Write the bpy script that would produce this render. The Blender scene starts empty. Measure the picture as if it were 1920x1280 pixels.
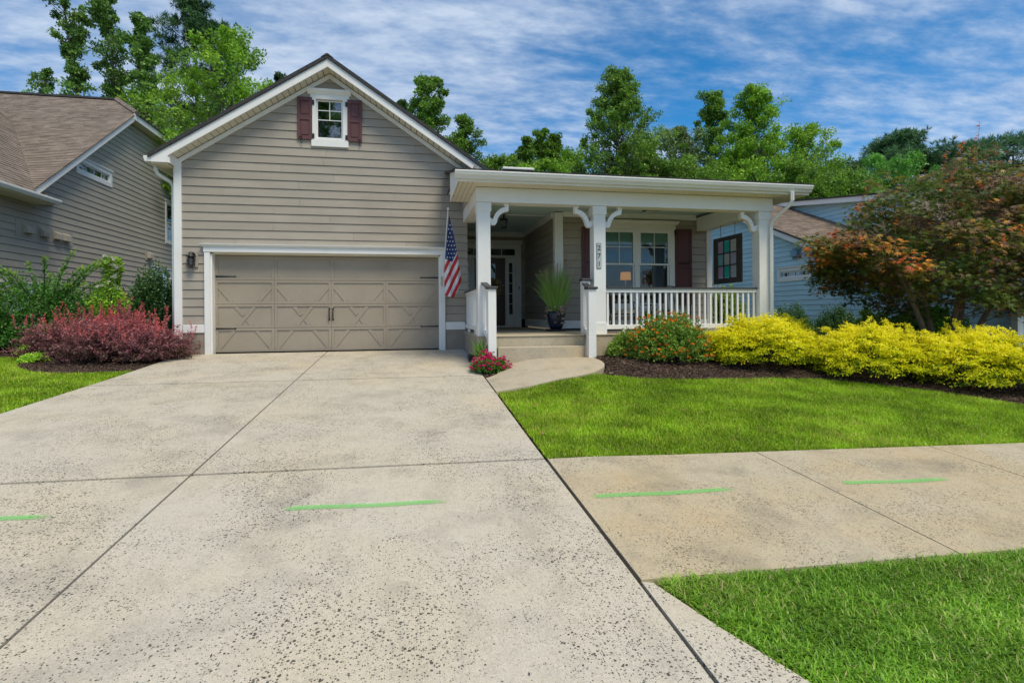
import bpy, math, random
import numpy as np
from mathutils import Vector
from mathutils.geometry import delaunay_2d_cdt

R = math.radians
random.seed(7)
rng = np.random.default_rng(11)
scene = bpy.context.scene
COL = scene.collection

# ------------------------------------------------------------------ camera
cam_data = bpy.data.cameras.new('camera')
cam = bpy.data.objects.new('camera', cam_data)
COL.objects.link(cam)
cam_data.sensor_width = 36.0
cam_data.lens = 36.0 * 1000.0 / 1920.0
cam_data.shift_y = -52.5 / 1920.0
cam_data.clip_start = 0.05
cam_data.clip_end = 2000.0
cam.location = (0.0, 0.0, 0.826)
from mathutils import Matrix
cam.rotation_euler = (Matrix.Rotation(R(-11.03), 3, 'Z') @ Matrix.Rotation(R(90), 3, 'X')
                      @ Matrix.Rotation(-math.atan(0.007), 3, 'Z')).to_euler()
scene.camera = cam

# ------------------------------------------------------------------ world
SUN_EL, SUN_AZ = 60.0, 151.0          # azimuth clockwise from +Y
world = bpy.data.worlds.new('World')
scene.world = world
world.use_nodes = True
wn, wl = world.node_tree.nodes, world.node_tree.links
wn.clear()
def W(t, **kw):
    n = wn.new(t)
    for k, v in kw.items(): setattr(n, k, v)
    return n
out = W('ShaderNodeOutputWorld'); bg = W('ShaderNodeBackground')
sky = W('ShaderNodeTexSky', sky_type='NISHITA', sun_disc=False)
sky.sun_elevation = R(SUN_EL); sky.sun_rotation = R(SUN_AZ)
sky.altitude = 2500; sky.air_density = 1.0; sky.dust_density = 0.1; sky.ozone_density = 3.0
SKY_K = 0.10; SKY_V = .82
mul = W('ShaderNodeVectorMath', operation='SCALE'); mul.inputs['Scale'].default_value = SKY_K
wl.new(sky.outputs[0], mul.inputs[0])
hs = W('ShaderNodeHueSaturation'); hs.inputs['Saturation'].default_value = 1.36; hs.inputs['Value'].default_value = SKY_V; hs.inputs['Hue'].default_value = .492
wl.new(mul.outputs[0], hs.inputs['Color'])
tc = W('ShaderNodeTexCoord')
sep = W('ShaderNodeSeparateXYZ'); wl.new(tc.outputs['Generated'], sep.inputs[0])
zm = W('ShaderNodeMath', operation='MAXIMUM'); zm.inputs[1].default_value = 0.0; wl.new(sep.outputs['Z'], zm.inputs[0])
za = W('ShaderNodeMath', operation='ADD'); za.inputs[1].default_value = 0.18; wl.new(zm.outputs[0], za.inputs[0])
inv = W('ShaderNodeMath', operation='DIVIDE'); inv.inputs[0].default_value = 1.0; wl.new(za.outputs[0], inv.inputs[1])
sc = W('ShaderNodeVectorMath', operation='SCALE'); wl.new(tc.outputs['Generated'], sc.inputs[0]); wl.new(inv.outputs[0], sc.inputs['Scale'])
mp = W('ShaderNodeMapping'); mp.inputs['Rotation'].default_value = (0, 0, R(28)); mp.inputs['Scale'].default_value = (0.62, 1.25, 0.0)
mp.inputs['Location'].default_value = (5.2, 0.9, 0)
wl.new(sc.outputs[0], mp.inputs[0])
n1 = W('ShaderNodeTexNoise'); n1.inputs['Scale'].default_value = .85; n1.inputs['Detail'].default_value = 3; n1.inputs['Roughness'].default_value = .5; n1.inputs['Distortion'].default_value = .6
n2 = W('ShaderNodeTexNoise'); n2.inputs['Scale'].default_value = 4.5; n2.inputs['Detail'].default_value = 8; n2.inputs['Roughness'].default_value = .56; n2.inputs['Distortion'].default_value = .5
n3 = W('ShaderNodeTexNoise'); n3.inputs['Scale'].default_value = 15.0; n3.inputs['Detail'].default_value = 4; n3.inputs['Roughness'].default_value = .6
for n in (n1, n2, n3): wl.new(mp.outputs[0], n.inputs['Vector'])
def mth(op, a, b):
    m = W('ShaderNodeMath', operation=op)
    for i, v in enumerate((a, b)):
        if isinstance(v, (int, float)): m.inputs[i].default_value = v
        else: wl.new(v, m.inputs[i])
    return m.outputs[0]
summ = mth('ADD', mth('MULTIPLY', n1.outputs[0], 0.95), mth('ADD', mth('MULTIPLY', n2.outputs[0], 0.50), mth('MULTIPLY', n3.outputs[0], 0.32)))
rmp = W('ShaderNodeMapRange'); rmp.inputs['From Min'].default_value = 0.60; rmp.inputs['From Max'].default_value = 1.08
rmp.inputs['To Min'].default_value = 0.04; rmp.inputs['To Max'].default_value = 0.93
rmp.interpolation_type = 'SMOOTHSTEP'
wl.new(summ, rmp.inputs['Value'])
mix = W('ShaderNodeMix', data_type='RGBA')
wl.new(rmp.outputs[0], mix.inputs['Factor']); wl.new(hs.outputs[0], mix.inputs[6])
cmx = W('ShaderNodeMix', data_type='RGBA'); cmr = W('ShaderNodeMapRange'); cmr.inputs['From Min'].default_value = .40; cmr.inputs['From Max'].default_value = .62
wl.new(mth('ADD', mth('MULTIPLY', n3.outputs[0], .5), mth('MULTIPLY', n2.outputs[0], .5)), cmr.inputs['Value']); wl.new(cmr.outputs[0], cmx.inputs['Factor'])
cmx.inputs[6].default_value = (.165, .225, .33, 1); cmx.inputs[7].default_value = (.285, .335, .41, 1); wl.new(cmx.outputs[2], mix.inputs[7])
wl.new(mix.outputs[2], bg.inputs['Color']); bg.inputs['Strength'].default_value = 1.0
wl.new(bg.outputs[0], out.inputs[0])

# ------------------------------------------------------------------ sun
sun_data = bpy.data.lights.new('sun', 'SUN')
sun_data.energy = 1.55; sun_data.angle = R(24); sun_data.color = (1.0, 0.90, 0.68)
sun = bpy.data.objects.new('sun', sun_data); COL.objects.link(sun)
sd = Vector((math.sin(R(SUN_AZ)) * math.cos(R(SUN_EL)), math.cos(R(SUN_AZ)) * math.cos(R(SUN_EL)), math.sin(R(SUN_EL))))
sun.rotation_euler = sd.to_track_quat('Z', 'Y').to_euler()
sun.location = (0, 0, 40)

vs = scene.view_settings
vs.view_transform = 'Standard'; vs.look = 'None'; vs.exposure = 1.1; vs.gamma = 1.0; vs.use_curve_mapping = False
scene.render.engine = 'CYCLES'
scene.cycles.max_bounces = 8; scene.cycles.diffuse_bounces = 5; scene.cycles.glossy_bounces = 3
scene.cycles.transparent_max_bounces = 12; scene.cycles.transmission_bounces = 3
scene.cycles.caustics_reflective = False; scene.cycles.caustics_refractive = False

# ------------------------------------------------------------------ terrain height
def sm(a, b, x):
    t = max(0., min(1., (x - a) / (b - a))); return t * t * (3 - 2 * t)
def hd(x, y):
    t = max(0., 12.8 - y); k = .0144 * max(0, min(1, (t - 3.) / 4.5))
    return -.065 * t - k * (x + 1.7)
def h(x, y):
    t = 12.8 - y
    if y < -1: return h(x, -1.0)
    if t <= 0: return min(.03 * -t, .3)
    if x <= 1.27: return hd(max(x, -14), y)
    e = hd(1.27, y); k = .0265 * max(0, min(1, t / 7.9))
    if y <= 4.9: return e - .0265 * (min(x, 14) - 1.27)
    zs = -.556 - .0265 * (min(x, 14) - 1.27); u = min(1, (y - 4.9) / 4.4)
    zz = zs + (-.02 - zs) * u
    b = sm(1.27, 2.5, x)
    return e * (1 - b) + zz * b
hv = np.vectorize(h)

# ------------------------------------------------------------------ object helpers
WL = {}
def wloc(o): return WL.get(o.name, Vector((0, 0, 0))) if o else Vector((0, 0, 0))
def tag(o, label=None, cat=None, group=None, kind=None):
    if label: o['label'] = label
    if cat: o['category'] = cat
    if group: o['group'] = group
    if kind: o['kind'] = kind
    return o
def thing(name, label, cat, loc=(0, 0, 0), group=None):
    o = bpy.data.objects.new(name, None); COL.objects.link(o); o.location = loc
    o.empty_display_size = .2
    WL[o.name] = Vector(loc)
    return tag(o, label, cat, group)
def link(name, me, parent=None, loc=None):
    """mesh data given in world coordinates (loc None) or local to loc"""
    o = bpy.data.objects.new(name, me); COL.objects.link(o)
    l = Vector(loc) if loc is not None else Vector((0, 0, 0))
    WL[o.name] = l
    if parent is not None:
        o.parent = parent; o.location = l - wloc(parent)
    else: o.location = l
    return o
class MB:
    def __init__(s): s.v = []; s.f = []; s.m = []
    def add(s, vs, fs, mi=0):
        b = len(s.v); s.v += [tuple(v) for v in vs]; s.f += [tuple(b + i for i in f) for f in fs]; s.m += [mi] * len(fs); return s
    def box(s, x0, x1, y0, y1, z0, z1, mi=0):
        return s.hexa([(x0, y0, z0), (x1, y0, z0), (x1, y1, z0), (x0, y1, z0)], [(x0, y0, z1), (x1, y0, z1), (x1, y1, z1), (x0, y1, z1)], mi)
    def hexa(s, a, b, mi=0):
        n = len(a)
        fs = [tuple(range(n))[::-1], tuple(range(n, 2 * n))] + [(i, (i + 1) % n, n + (i + 1) % n, n + i) for i in range(n)]
        return s.add(list(a) + list(b), fs, mi)
    def prism(s, poly, axis, a, b, mi=0):
        """2-d polygon extruded along axis: 'x' poly=(y,z), 'y' poly=(x,z), 'z' poly=(x,y)"""
        def pt(p, t): return (t, p[0], p[1]) if axis == 'x' else (p[0], t, p[1]) if axis == 'y' else (p[0], p[1], t)
        ar = sum(poly[i][0] * poly[(i + 1) % len(poly)][1] - poly[(i + 1) % len(poly)][0] * poly[i][1] for i in range(len(poly)))
        P = list(poly) if ar > 0 else list(poly)[::-1]
        if axis == 'y': P = P[::-1]
        return s.hexa([pt(p, min(a, b)) for p in P], [pt(p, max(a, b)) for p in P], mi)
    def tube(s, pts, r, n=8, mi=0, cap=True):
        pts = [Vector(p) for p in pts]; k = len(pts); rs = r if isinstance(r, (list, tuple)) else [r] * k
        b = len(s.v); up = None
        for i, p in enumerate(pts):
            d = (pts[min(i + 1, k - 1)] - pts[max(i - 1, 0)]).normalized()
            if up is None:
                up = Vector((0, 0, 1)) if abs(d.z) < .9 else Vector((1, 0, 0))
            sd_ = d.cross(up).normalized(); up = sd_.cross(d).normalized()
            for j in range(n):
                a = 2 * math.pi * j / n
                s.v.append(tuple(p + (sd_ * math.cos(a) + up * math.sin(a)) * rs[i]))
        for i in range(k - 1):
            for j in range(n):
                s.f.append((b + i * n + j, b + i * n + (j + 1) % n, b + (i + 1) * n + (j + 1) % n, b + (i + 1) * n + j)); s.m.append(mi)
        if cap:
            s.f.append(tuple(b + j for j in range(n))[::-1]); s.m.append(mi)
            s.f.append(tuple(b + (k - 1) * n + j for j in range(n))); s.m.append(mi)
        return s
    def lathe(s, c, prof, n=16, mi=0):
        """profile [(radius, z)] about the vertical through c"""
        b = len(s.v); k = len(prof)
        for (r, z) in prof:
            for j in range(n):
                a = 2 * math.pi * j / n; s.v.append((c[0] + r * math.cos(a), c[1] + r * math.sin(a), c[2] + z))
        for i in range(k - 1):
            for j in range(n):
                s.f.append((b + i * n + j, b + i * n + (j + 1) % n, b + (i + 1) * n + (j + 1) % n, b + (i + 1) * n + j)); s.m.append(mi)
        s.f.append(tuple(b + j for j in range(n))[::-1]); s.m.append(mi)
        s.f.append(tuple(b + (k - 1) * n + j for j in range(n))); s.m.append(mi)
        return s
    def mesh(s, name, mats, smooth=False):
        me = bpy.data.meshes.new(name); me.from_pydata(s.v, [], s.f)
        for m in (mats if isinstance(mats, (list, tuple)) else [mats]): me.materials.append(m)
        me.polygons.foreach_set('material_index', s.m)
        if smooth: me.polygons.foreach_set('use_smooth', [True] * len(s.f))
        me.update(); return me
    def build(s, name, mats, parent=None, bevel=0, smooth=False, local=None):
        o = link(name, s.mesh(name, mats, smooth), parent, local)
        if bevel:
            b = o.modifiers.new('bevel', 'BEVEL'); b.width = bevel; b.segments = 2; b.limit_method = 'ANGLE'; b.angle_limit = R(40)
        return o
def bx(name, parent, mat, x0, x1, y0, y1, z0, z1, bevel=0):
    return MB().box(x0, x1, y0, y1, z0, z1).build(name, mat, parent, bevel)
def np_mesh(name, V, F, mat, attr=None, smooth=False):
    """V (n,3) array; F (m,k) int array; attr per-vertex float 'tint'"""
    me = bpy.data.meshes.new(name); V = np.ascontiguousarray(V, np.float32); F = np.ascontiguousarray(F, np.int32)
    me.vertices.add(len(V)); me.vertices.foreach_set('co', V.ravel())
    m, k = F.shape
    me.loops.add(m * k); me.loops.foreach_set('vertex_index', F.ravel())
    me.polygons.add(m); me.polygons.foreach_set('loop_start', np.arange(0, m * k, k, dtype=np.int32))
    if smooth: me.polygons.foreach_set('use_smooth', np.ones(m, bool))
    me.materials.append(mat)
    if attr is not None:
        a = me.attributes.new('tint', 'FLOAT', 'POINT'); a.data.foreach_set('value', np.ascontiguousarray(attr, np.float32))
    me.update(calc_edges=True); me.validate()
    return me
def nrm(a): return a / np.maximum(np.linalg.norm(a, axis=-1, keepdims=True), 1e-9)
def leaf_arrays(P, D, N, L, Wd, tint, bend=.12, tri=False):
    """one bent diamond per leaf"""
    D = nrm(D); S = nrm(np.cross(D, N)); N = np.cross(S, D); L = L[:, None]; Wd = Wd[:, None]
    a = P; b = P + D * L * .45 + S * Wd * .5 + N * L * bend; c = P + D * L; d = P + D * L * .45 - S * Wd * .5 + N * L * bend
    V = np.stack([a, b, c, d], 1).reshape(-1, 3)
    F = (np.arange(len(P))[:, None] * 4 + np.array([[0, 1, 2, 3]]))
    return V, F, np.repeat(tint, 4)
def star_arrays(P, D, N, L, tint):
    """palmate five-lobed leaf"""
    D = nrm(D); S = nrm(np.cross(D, N)); N = np.cross(S, D)
    tips = [(-78, .62), (-38, .85), (0, 1.0), (38, .85), (78, .62)]
    ring = []
    for i, (a, r) in enumerate(tips):
        ring.append((a, r))
        if i < 4: ring.append(((a + tips[i + 1][0]) / 2, .36))
    n = len(ring) + 1
    vs_ = [P]
    for a, r in ring:
        dr = -.22 * r * r
        vs_.append(P + (D * math.cos(R(a)) + S * math.sin(R(a))) * (L * r)[:, None] + N * (L * dr)[:, None])
    V = np.stack(vs_, 1).reshape(-1, 3)
    tri = np.array([(0, i, i + 1) for i in range(1, n - 1)])
    F = (np.arange(len(P))[:, None, None] * n + tri[None]).reshape(-1, 3)
    return V, F, np.repeat(tint, n)
def merge(parts):
    V, F, T = [], [], []; b = 0
    for v, f, t in parts:
        V.append(v); F.append(f + b); T.append(t); b += len(v)
    return np.concatenate(V), np.concatenate(F), np.concatenate(T)

# ------------------------------------------------------------------ materials
def new_mat(name):
    m = bpy.data.materials.new(name); m.use_nodes = True
    return m, m.node_tree.nodes, m.node_tree.links, m.node_tree.nodes['Principled BSDF']
def rgb(c): return (c[0], c[1], c[2], 1)
def mat(name, col, rough=.6, var=.12, scale=3.0, stretch=(1, 1, 1), bump=0, bscale=40, bstretch=None, spec=.4, metal=0, dirt=None, ovar=0):
    m, n, l, p = new_mat(name)
    p.inputs['Roughness'].default_value = rough; p.inputs['Specular IOR Level'].default_value = spec; p.inputs['Metallic'].default_value = metal
    g = n.new('ShaderNodeNewGeometry')
    def noise(sc_, st, det=5):
        mpn = n.new('ShaderNodeMapping'); mpn.inputs['Scale'].default_value = st; l.new(g.outputs['Position'], mpn.inputs[0])
        t = n.new('ShaderNodeTexNoise'); t.inputs['Scale'].default_value = sc_; t.inputs['Detail'].default_value = det; l.new(mpn.outputs[0], t.inputs['Vector']); return t
    t = noise(scale, stretch)
    r = n.new('ShaderNodeMapRange'); r.inputs['To Min'].default_value = 1 - var; r.inputs['To Max'].default_value = 1 + var; r.inputs['From Min'].default_value = .3; r.inputs['From Max'].default_value = .7
    l.new(t.outputs[0], r.inputs[0])
    v = n.new('ShaderNodeVectorMath'); v.operation = 'SCALE'; v.inputs[0].default_value = col; l.new(r.outputs[0], v.inputs['Scale'])
    cur = v.outputs[0]
    if ovar:
        oi = n.new('ShaderNodeObjectInfo'); ro = n.new('ShaderNodeMapRange'); ro.inputs['To Min'].default_value = 1 - ovar; ro.inputs['To Max'].default_value = 1 + ovar; l.new(oi.outputs['Random'], ro.inputs[0])
        vo = n.new('ShaderNodeVectorMath'); vo.operation = 'SCALE'; l.new(cur, vo.inputs[0]); l.new(ro.outputs[0], vo.inputs['Scale']); cur = vo.outputs[0]
    if dirt:
        t2 = noise(dirt[1], (1, 1, 1), 8); r2 = n.new('ShaderNodeMapRange'); r2.inputs['From Min'].default_value = .55; r2.inputs['From Max'].default_value = .75; r2.inputs['To Max'].default_value = dirt[2]
        l.new(t2.outputs[0], r2.inputs[0])
        mx = n.new('ShaderNodeMix'); mx.data_type = 'RGBA'; l.new(r2.outputs[0], mx.inputs['Factor']); l.new(cur, mx.inputs[6]); mx.inputs[7].default_value = rgb(dirt[0]); cur = mx.outputs[2]
    l.new(cur, p.inputs['Base Color'])
    if bump:
        t3 = noise(bscale, bstretch or stretch, 4); b = n.new('ShaderNodeBump'); b.inputs['Strength'].default_value = bump; b.inputs['Distance'].default_value = .01
        l.new(t3.outputs[0], b.inputs['Height']); l.new(b.outputs[0], p.inputs['Normal'])
    return m
def leaf_mat(name, ramp, trans=.3, rough=.45, patch=.25, pscale=.8, spec=.35, gain=1.0):
    """ramp: [(pos, colour)] read by the per-leaf 'tint'; leaves let light through"""
    m, n, l, p = new_mat(name)
    a = n.new('ShaderNodeAttribute'); a.attribute_name = 'tint'
    cr = n.new('ShaderNodeValToRGB'); el = cr.color_ramp.elements
    while len(el) > 1: el.remove(el[-1])
    el[0].position = ramp[0][0]; el[0].color = rgb(ramp[0][1])
    for q, c in ramp[1:]:
        e = el.new(q); e.color = rgb(c)
    l.new(a.outputs['Fac'], cr.inputs[0])
    g = n.new('ShaderNodeNewGeometry'); t = n.new('ShaderNodeTexNoise'); t.inputs['Scale'].default_value = pscale; t.inputs['Detail'].default_value = 3; l.new(g.outputs['Position'], t.inputs['Vector'])
    r = n.new('ShaderNodeMapRange'); r.inputs['From Min'].default_value = .3; r.inputs['From Max'].default_value = .7; r.inputs['To Min'].default_value = gain * (1 - patch); r.inputs['To Max'].default_value = gain * (1 + patch); l.new(t.outputs[0], r.inputs[0])
    v = n.new('ShaderNodeVectorMath'); v.operation = 'SCALE'; l.new(cr.outputs[0], v.inputs[0]); l.new(r.outputs[0], v.inputs['Scale'])
    l.new(v.outputs[0], p.inputs['Base Color']); p.inputs['Roughness'].default_value = rough; p.inputs['Specular IOR Level'].default_value = spec
    tr = n.new('ShaderNodeBsdfTranslucent'); l.new(v.outputs[0], tr.inputs['Color'])
    ms = n.new('ShaderNodeMixShader'); ms.inputs[0].default_value = trans
    l.new(p.outputs[0], ms.inputs[1]); l.new(tr.outputs[0], ms.inputs[2]); l.new(ms.outputs[0], n['Material Output'].inputs[0])
    return m
def glass_mat(name, tint=(.75, .82, .82), refl=1.0):
    m, n, l, p = new_mat(name); n.remove(p)
    f = n.new('ShaderNodeFresnel'); f.inputs['IOR'].default_value = 1.55
    mm = n.new('ShaderNodeMath'); mm.operation = 'MULTIPLY_ADD'; mm.use_clamp = True; mm.inputs[1].default_value = 1.2 * refl; mm.inputs[2].default_value = .03 * refl; l.new(f.outputs[0], mm.inputs[0])
    t = n.new('ShaderNodeBsdfTransparent'); t.inputs[0].default_value = rgb(tint)
    gl = n.new('ShaderNodeBsdfGlossy'); gl.inputs['Roughness'].default_value = .02
    ms = n.new('ShaderNodeMixShader'); l.new(mm.outputs[0], ms.inputs[0]); l.new(t.outputs[0], ms.inputs[1]); l.new(gl.outputs[0], ms.inputs[2])
    l.new(ms.outputs[0], n['Material Output'].inputs[0]); return m
def concrete_mat(name, base, tan, spots, stain, fine=1.0):
    """broom-finished concrete: aggregate grain, mildew pits, tan and grey blotches"""
    m, n, l, p = new_mat(name); p.inputs['Roughness'].default_value = .85; p.inputs['Specular IOR Level'].default_value = .25
    g = n.new('ShaderNodeNewGeometry'); pos = g.outputs['Position']
    def noise(s, d=5, st=(1, 1, 1), rough=.55):
        q = n.new('ShaderNodeMapping'); q.inputs['Scale'].default_value = st; l.new(pos, q.inputs[0])
        t = n.new('ShaderNodeTexNoise'); t.inputs['Scale'].default_value = s; t.inputs['Detail'].default_value = d; t.inputs['Roughness'].default_value = rough; l.new(q.outputs[0], t.inputs['Vector']); return t.outputs[0]
    def rng_(v, a, b, c=0., d=1.):
        r = n.new('ShaderNodeMapRange'); r.inputs[1].default_value = a; r.inputs[2].default_value = b; r.inputs[3].default_value = c; r.inputs[4].default_value = d; l.new(v, r.inputs[0]); return r.outputs[0]
    def math_(op, a, b):
        q = n.new('ShaderNodeMath'); q.operation = op
        for i, v in enumerate((a, b)):
            if isinstance(v, (int, float)): q.inputs[i].default_value = v
            else: l.new(v, q.inputs[i])
        return q.outputs[0]
    def mixc(f, a, c):
        q = n.new('ShaderNodeMix'); q.data_type = 'RGBA'; l.new(f, q.inputs['Factor'])
        if isinstance(a, tuple): q.inputs[6].default_value = rgb(a)
        else: l.new(a, q.inputs[6])
        q.inputs[7].default_value = rgb(c); return q.outputs[2]
    def voro(s, rnd=1.0):
        q = n.new('ShaderNodeTexVoronoi'); q.inputs['Scale'].default_value = s; q.inputs['Randomness'].default_value = rnd
        d = n.new('ShaderNodeVectorMath'); d.operation = 'ADD'; l.new(pos, d.inputs[0])
        t = n.new('ShaderNodeTexNoise'); t.inputs['Scale'].default_value = s * 1.6; l.new(pos, t.inputs['Vector'])
        k = n.new('ShaderNodeVectorMath'); k.operation = 'SCALE'; k.inputs['Scale'].default_value = .55 / s; l.new(t.outputs['Color'], k.inputs[0]); l.new(k.outputs[0], d.inputs[1])
        l.new(d.outputs[0], q.inputs['Vector'])
        se = n.new('ShaderNodeSeparateColor'); l.new(q.outputs['Color'], se.inputs[0])
        return q.outputs['Distance'], se.outputs[0]
    c = mixc(rng_(noise(.75, 4), .42, .68, 0, .75), base, tan)
    c = mixc(rng_(noise(1.7, 7), .52, .78, 0, stain), c, tuple(v * .42 for v in base))
    c = mixc(rng_(noise(190, 3), .42, .64, 0, .55 * fine), c, tuple(v * .50 for v in base))
    c = mixc(rng_(noise(3.2, 9, (1.0, .55, 1), .72), .50, .70, 0, .46 * fine), c, tuple(v * .52 for v in base))
    c = mixc(rng_(noise(26, 6, (1, 1, 1), .8), .53, .66, 0, .5 * fine), c, tuple(v * .45 for v in base))
    c = mixc(rng_(noise(9, 4, (9, .5, 1), .6), .50, .72, 0, .14 * fine), c, tuple(v * .5 for v in base))
    c = mixc(rng_(noise(70, 5, (1, 1, 1), .75), .54, .70, 0, .55 * fine), c, tuple(v * .38 for v in base))
    c = mixc(rng_(noise(95, 2), .60, .72, 0, .5 * fine), c, tuple(min(.72, v * 1.5) for v in base))
    mask = rng_(noise(1.3, 7, (1, 1, 1), .65), .32, .58)
    pit = None
    for s, rad, amt in ((13.0, .11, .5), (28.0, .21, .72), (52.0, .36, .95), (95.0, .42, .95)):
        d, cr = voro(s)
        lim = math_('MULTIPLY', math_('MULTIPLY', rng_(cr, .30, 1.0), math_('ADD', mask, .30)), rad)
        v = math_('MULTIPLY', rng_(math_('SUBTRACT', lim, d), -.02, .05, 0, amt * spots), rng_(cr, .3, .9, .35, 1.0))
        pit = v if pit is None else math_('MAXIMUM', pit, v)
    c = mixc(pit, c, (.055, .052, .044))
    l.new(c, p.inputs['Base Color'])
    b = n.new('ShaderNodeBump'); b.inputs['Strength'].default_value = .35; b.inputs['Distance'].default_value = .004
    hgt = math_('SUBTRACT', noise(150, 3), math_('MULTIPLY', pit, .6)); l.new(hgt, b.inputs['Height']); l.new(b.outputs[0], p.inputs['Normal'])
    return m

M = {}
M['white'] = mat('white_paint', (.80, .80, .79), .45, .03, 1.5, dirt=((.55, .54, .50), 2.2, .18))
M['soffit'] = mat('cream_soffit', (.70, .65, .53), .55, .04, 2)
M['brown'] = mat('taupe_siding', (.372, .330, .280), .62, .07, 1.4, (1, 1, 3), ovar=.055, dirt=((.26, .23, .19), 1.1, .30), bump=.45, bscale=26, bstretch=(1.2, 1.2, 22))
M['taupe_n'] = mat('taupe_siding_neighbour', (.41, .372, .315), .62, .06, 1.2, (1, 1, 3), ovar=.05, bump=.4, bscale=26, bstretch=(1.2, 1.2, 22))
M['blue'] = mat('blue_siding', (.47, .69, .79), .6, .06, 1.2, (1, 1, 3), ovar=.05, bump=.4, bscale=26, bstretch=(1.2, 1.2, 22))
M['blue_d'] = mat('blue_vent_paint', (.20, .34, .43), .6, .04)
M['dark'] = mat('dark_sheathing', (.03, .028, .025), .9, .1)
M['door'] = mat('taupe_garage_door', (.335, .287, .228), .5, .06, 1.5, ovar=.03, dirt=((.22, .19, .15), 1.6, .25), bump=.3, bscale=30, bstretch=(1.5, 1.5, 30))
M['stucco'] = mat('taupe_stucco_base', (.30, .262, .215), .85, .12, 3, bump=.5, bscale=60)
M['black'] = mat('black_iron', (.018, .018, .02), .45, .1)
M['cap'] = mat('charcoal_rail_cap', (.045, .045, .05), .5, .12, 6)
M['shutter'] = mat('maroon_shutter', (.118, .048, .050), .5, .05, 4)
M['shingle_dark'] = mat('charcoal_shingles', (.045, .044, .046), .9, .3, 14, bump=.5, bscale=90)
M['haint'] = mat('pale_blue_green_ceiling', (.52, .68, .66), .6, .04, 1, (1, 20, 1))
M['gutter'] = mat('white_aluminium_gutter', (.76, .76, .74), .35, .03, 2)
M['doorwood'] = mat('dark_red_door', (.085, .034, .026), .35, .2, 3, (8, 8, 1))
M['glass'] = glass_mat('window_glass', (.80, .86, .84), .62)
M['glass_refl'] = glass_mat('attic_window_glass', (.25, .3, .32), 3.2)
M['blind'] = mat('pale_green_blind', (.46, .72, .64), .7, .05, 1, (1, 1, 40))
M['room'] = mat('dim_room', (.10, .09, .08), .9, .2)
M['curtain'] = mat('slate_blue_curtain', (.16, .21, .30), .9, .25, 6, (14, 14, .5))
M['brass'] = mat('brass', (.55, .38, .14), .3, .1, metal=.8)
M['nickel'] = mat('polished_nickel', (.6, .55, .5), .25, .05, metal=.9)
M['conc'] = concrete_mat('driveway_concrete', (.61, .55, .455), (.64, .54, .39), .98, .65)
M['conc_walk'] = concrete_mat('sidewalk_concrete', (.56, .48, .35), (.56, .41, .22), .8, .85)
M['conc_step'] = concrete_mat('step_concrete', (.54, .47, .36), (.56, .43, .26), .18, .5)
M['strip'] = concrete_mat('pale_strip_concrete', (.50, .51, .52), (.5, .5, .48), .15, .2)
M['joint'] = mat('joint_filler', (.045, .042, .038), .95, .3, 20)
M['soil'] = mat('thatch_soil', (.115, .150, .030), .95, .35, 9, bump=.6, bscale=60)
M['edge_soil'] = mat('edge_soil', (.05, .036, .022), .95, .3, 12, bump=.6, bscale=60)
M['mulch'] = mat('mulch_ground', (.060, .037, .026), .95, .4, 22, bump=1.0, bscale=70)
M['terrain'] = mat('ground_cover', (.07, .085, .03), .95, .3, 1.5)
M['asphalt'] = mat('asphalt', (.05, .05, .05), .9, .2, 30)
M['bark'] = mat('grey_brown_bark', (.16, .125, .095), .9, .3, 9, (1, 1, .3), bump=.8, bscale=30)
M['bark_d'] = mat('dark_bark', (.075, .06, .048), .9, .3, 9, (1, 1, .3))
# ------------------------------------------------------------------ ground sheets
def densify(poly, step):
    o = []
    for i, a in enumerate(poly):
        b = poly[(i + 1) % len(poly)]; n = max(1, int(math.hypot(b[0] - a[0], b[1] - a[1]) / step))
        for k in range(n): o.append((a[0] + (b[0] - a[0]) * k / n, a[1] + (b[1] - a[1]) * k / n))
    return o
def inside(poly, X, Y):
    X = np.asarray(X, float); Y = np.asarray(Y, float); c = np.zeros(X.shape, bool); n = len(poly)
    for i in range(n):
        x0, y0 = poly[i]; x1, y1 = poly[(i + 1) % n]
        t = ((y0 > Y) != (y1 > Y))
        with np.errstate(divide='ignore', invalid='ignore'):
            c ^= t & (X < (x1 - x0) * (Y - y0) / (y1 - y0 + 1e-12) + x0)
    return c
def drape(name, poly, dz, m, parent=None, step=.4, thick=0, hf=h):
    P = densify(poly, step)
    xs = [p[0] for p in P]; ys = [p[1] for p in P]
    gx = np.arange(min(xs), max(xs), step); gy = np.arange(min(ys), max(ys), step)
    GX, GY = np.meshgrid(gx + step * .37, gy + step * .41); ins = inside(P, GX, GY)
    pts = [Vector(p) for p in P] + [Vector((x, y)) for x, y in zip(GX[ins], GY[ins])]
    r = delaunay_2d_cdt(pts, [], [list(range(len(P)))], 1, 1e-5)
    mb = MB()
    mb.add([(v.x, v.y, hf(v.x, v.y) + dz) for v in r[0]], [tuple(f) for f in r[2]])
    if thick:
        n = len(P); ar = sum(P[i][0] * P[(i + 1) % n][1] - P[(i + 1) % n][0] * P[i][1] for i in range(n))
        Q = P if ar > 0 else P[::-1]
        mb.add([(x, y, hf(x, y) + dz) for x, y in Q] + [(x, y, hf(x, y) + dz - thick) for x, y in Q], [(n + i, n + (i + 1) % n, (i + 1) % n, i) for i in range(n)])
    return mb.build(name, m, parent)
def arc(cx, cy, r, a0, a1, n=10):
    return [(cx + r * math.cos(R(a0 + (a1 - a0) * i / n)), cy + r * math.sin(R(a0 + (a1 - a0) * i / n))) for i in range(n + 1)]

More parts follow.
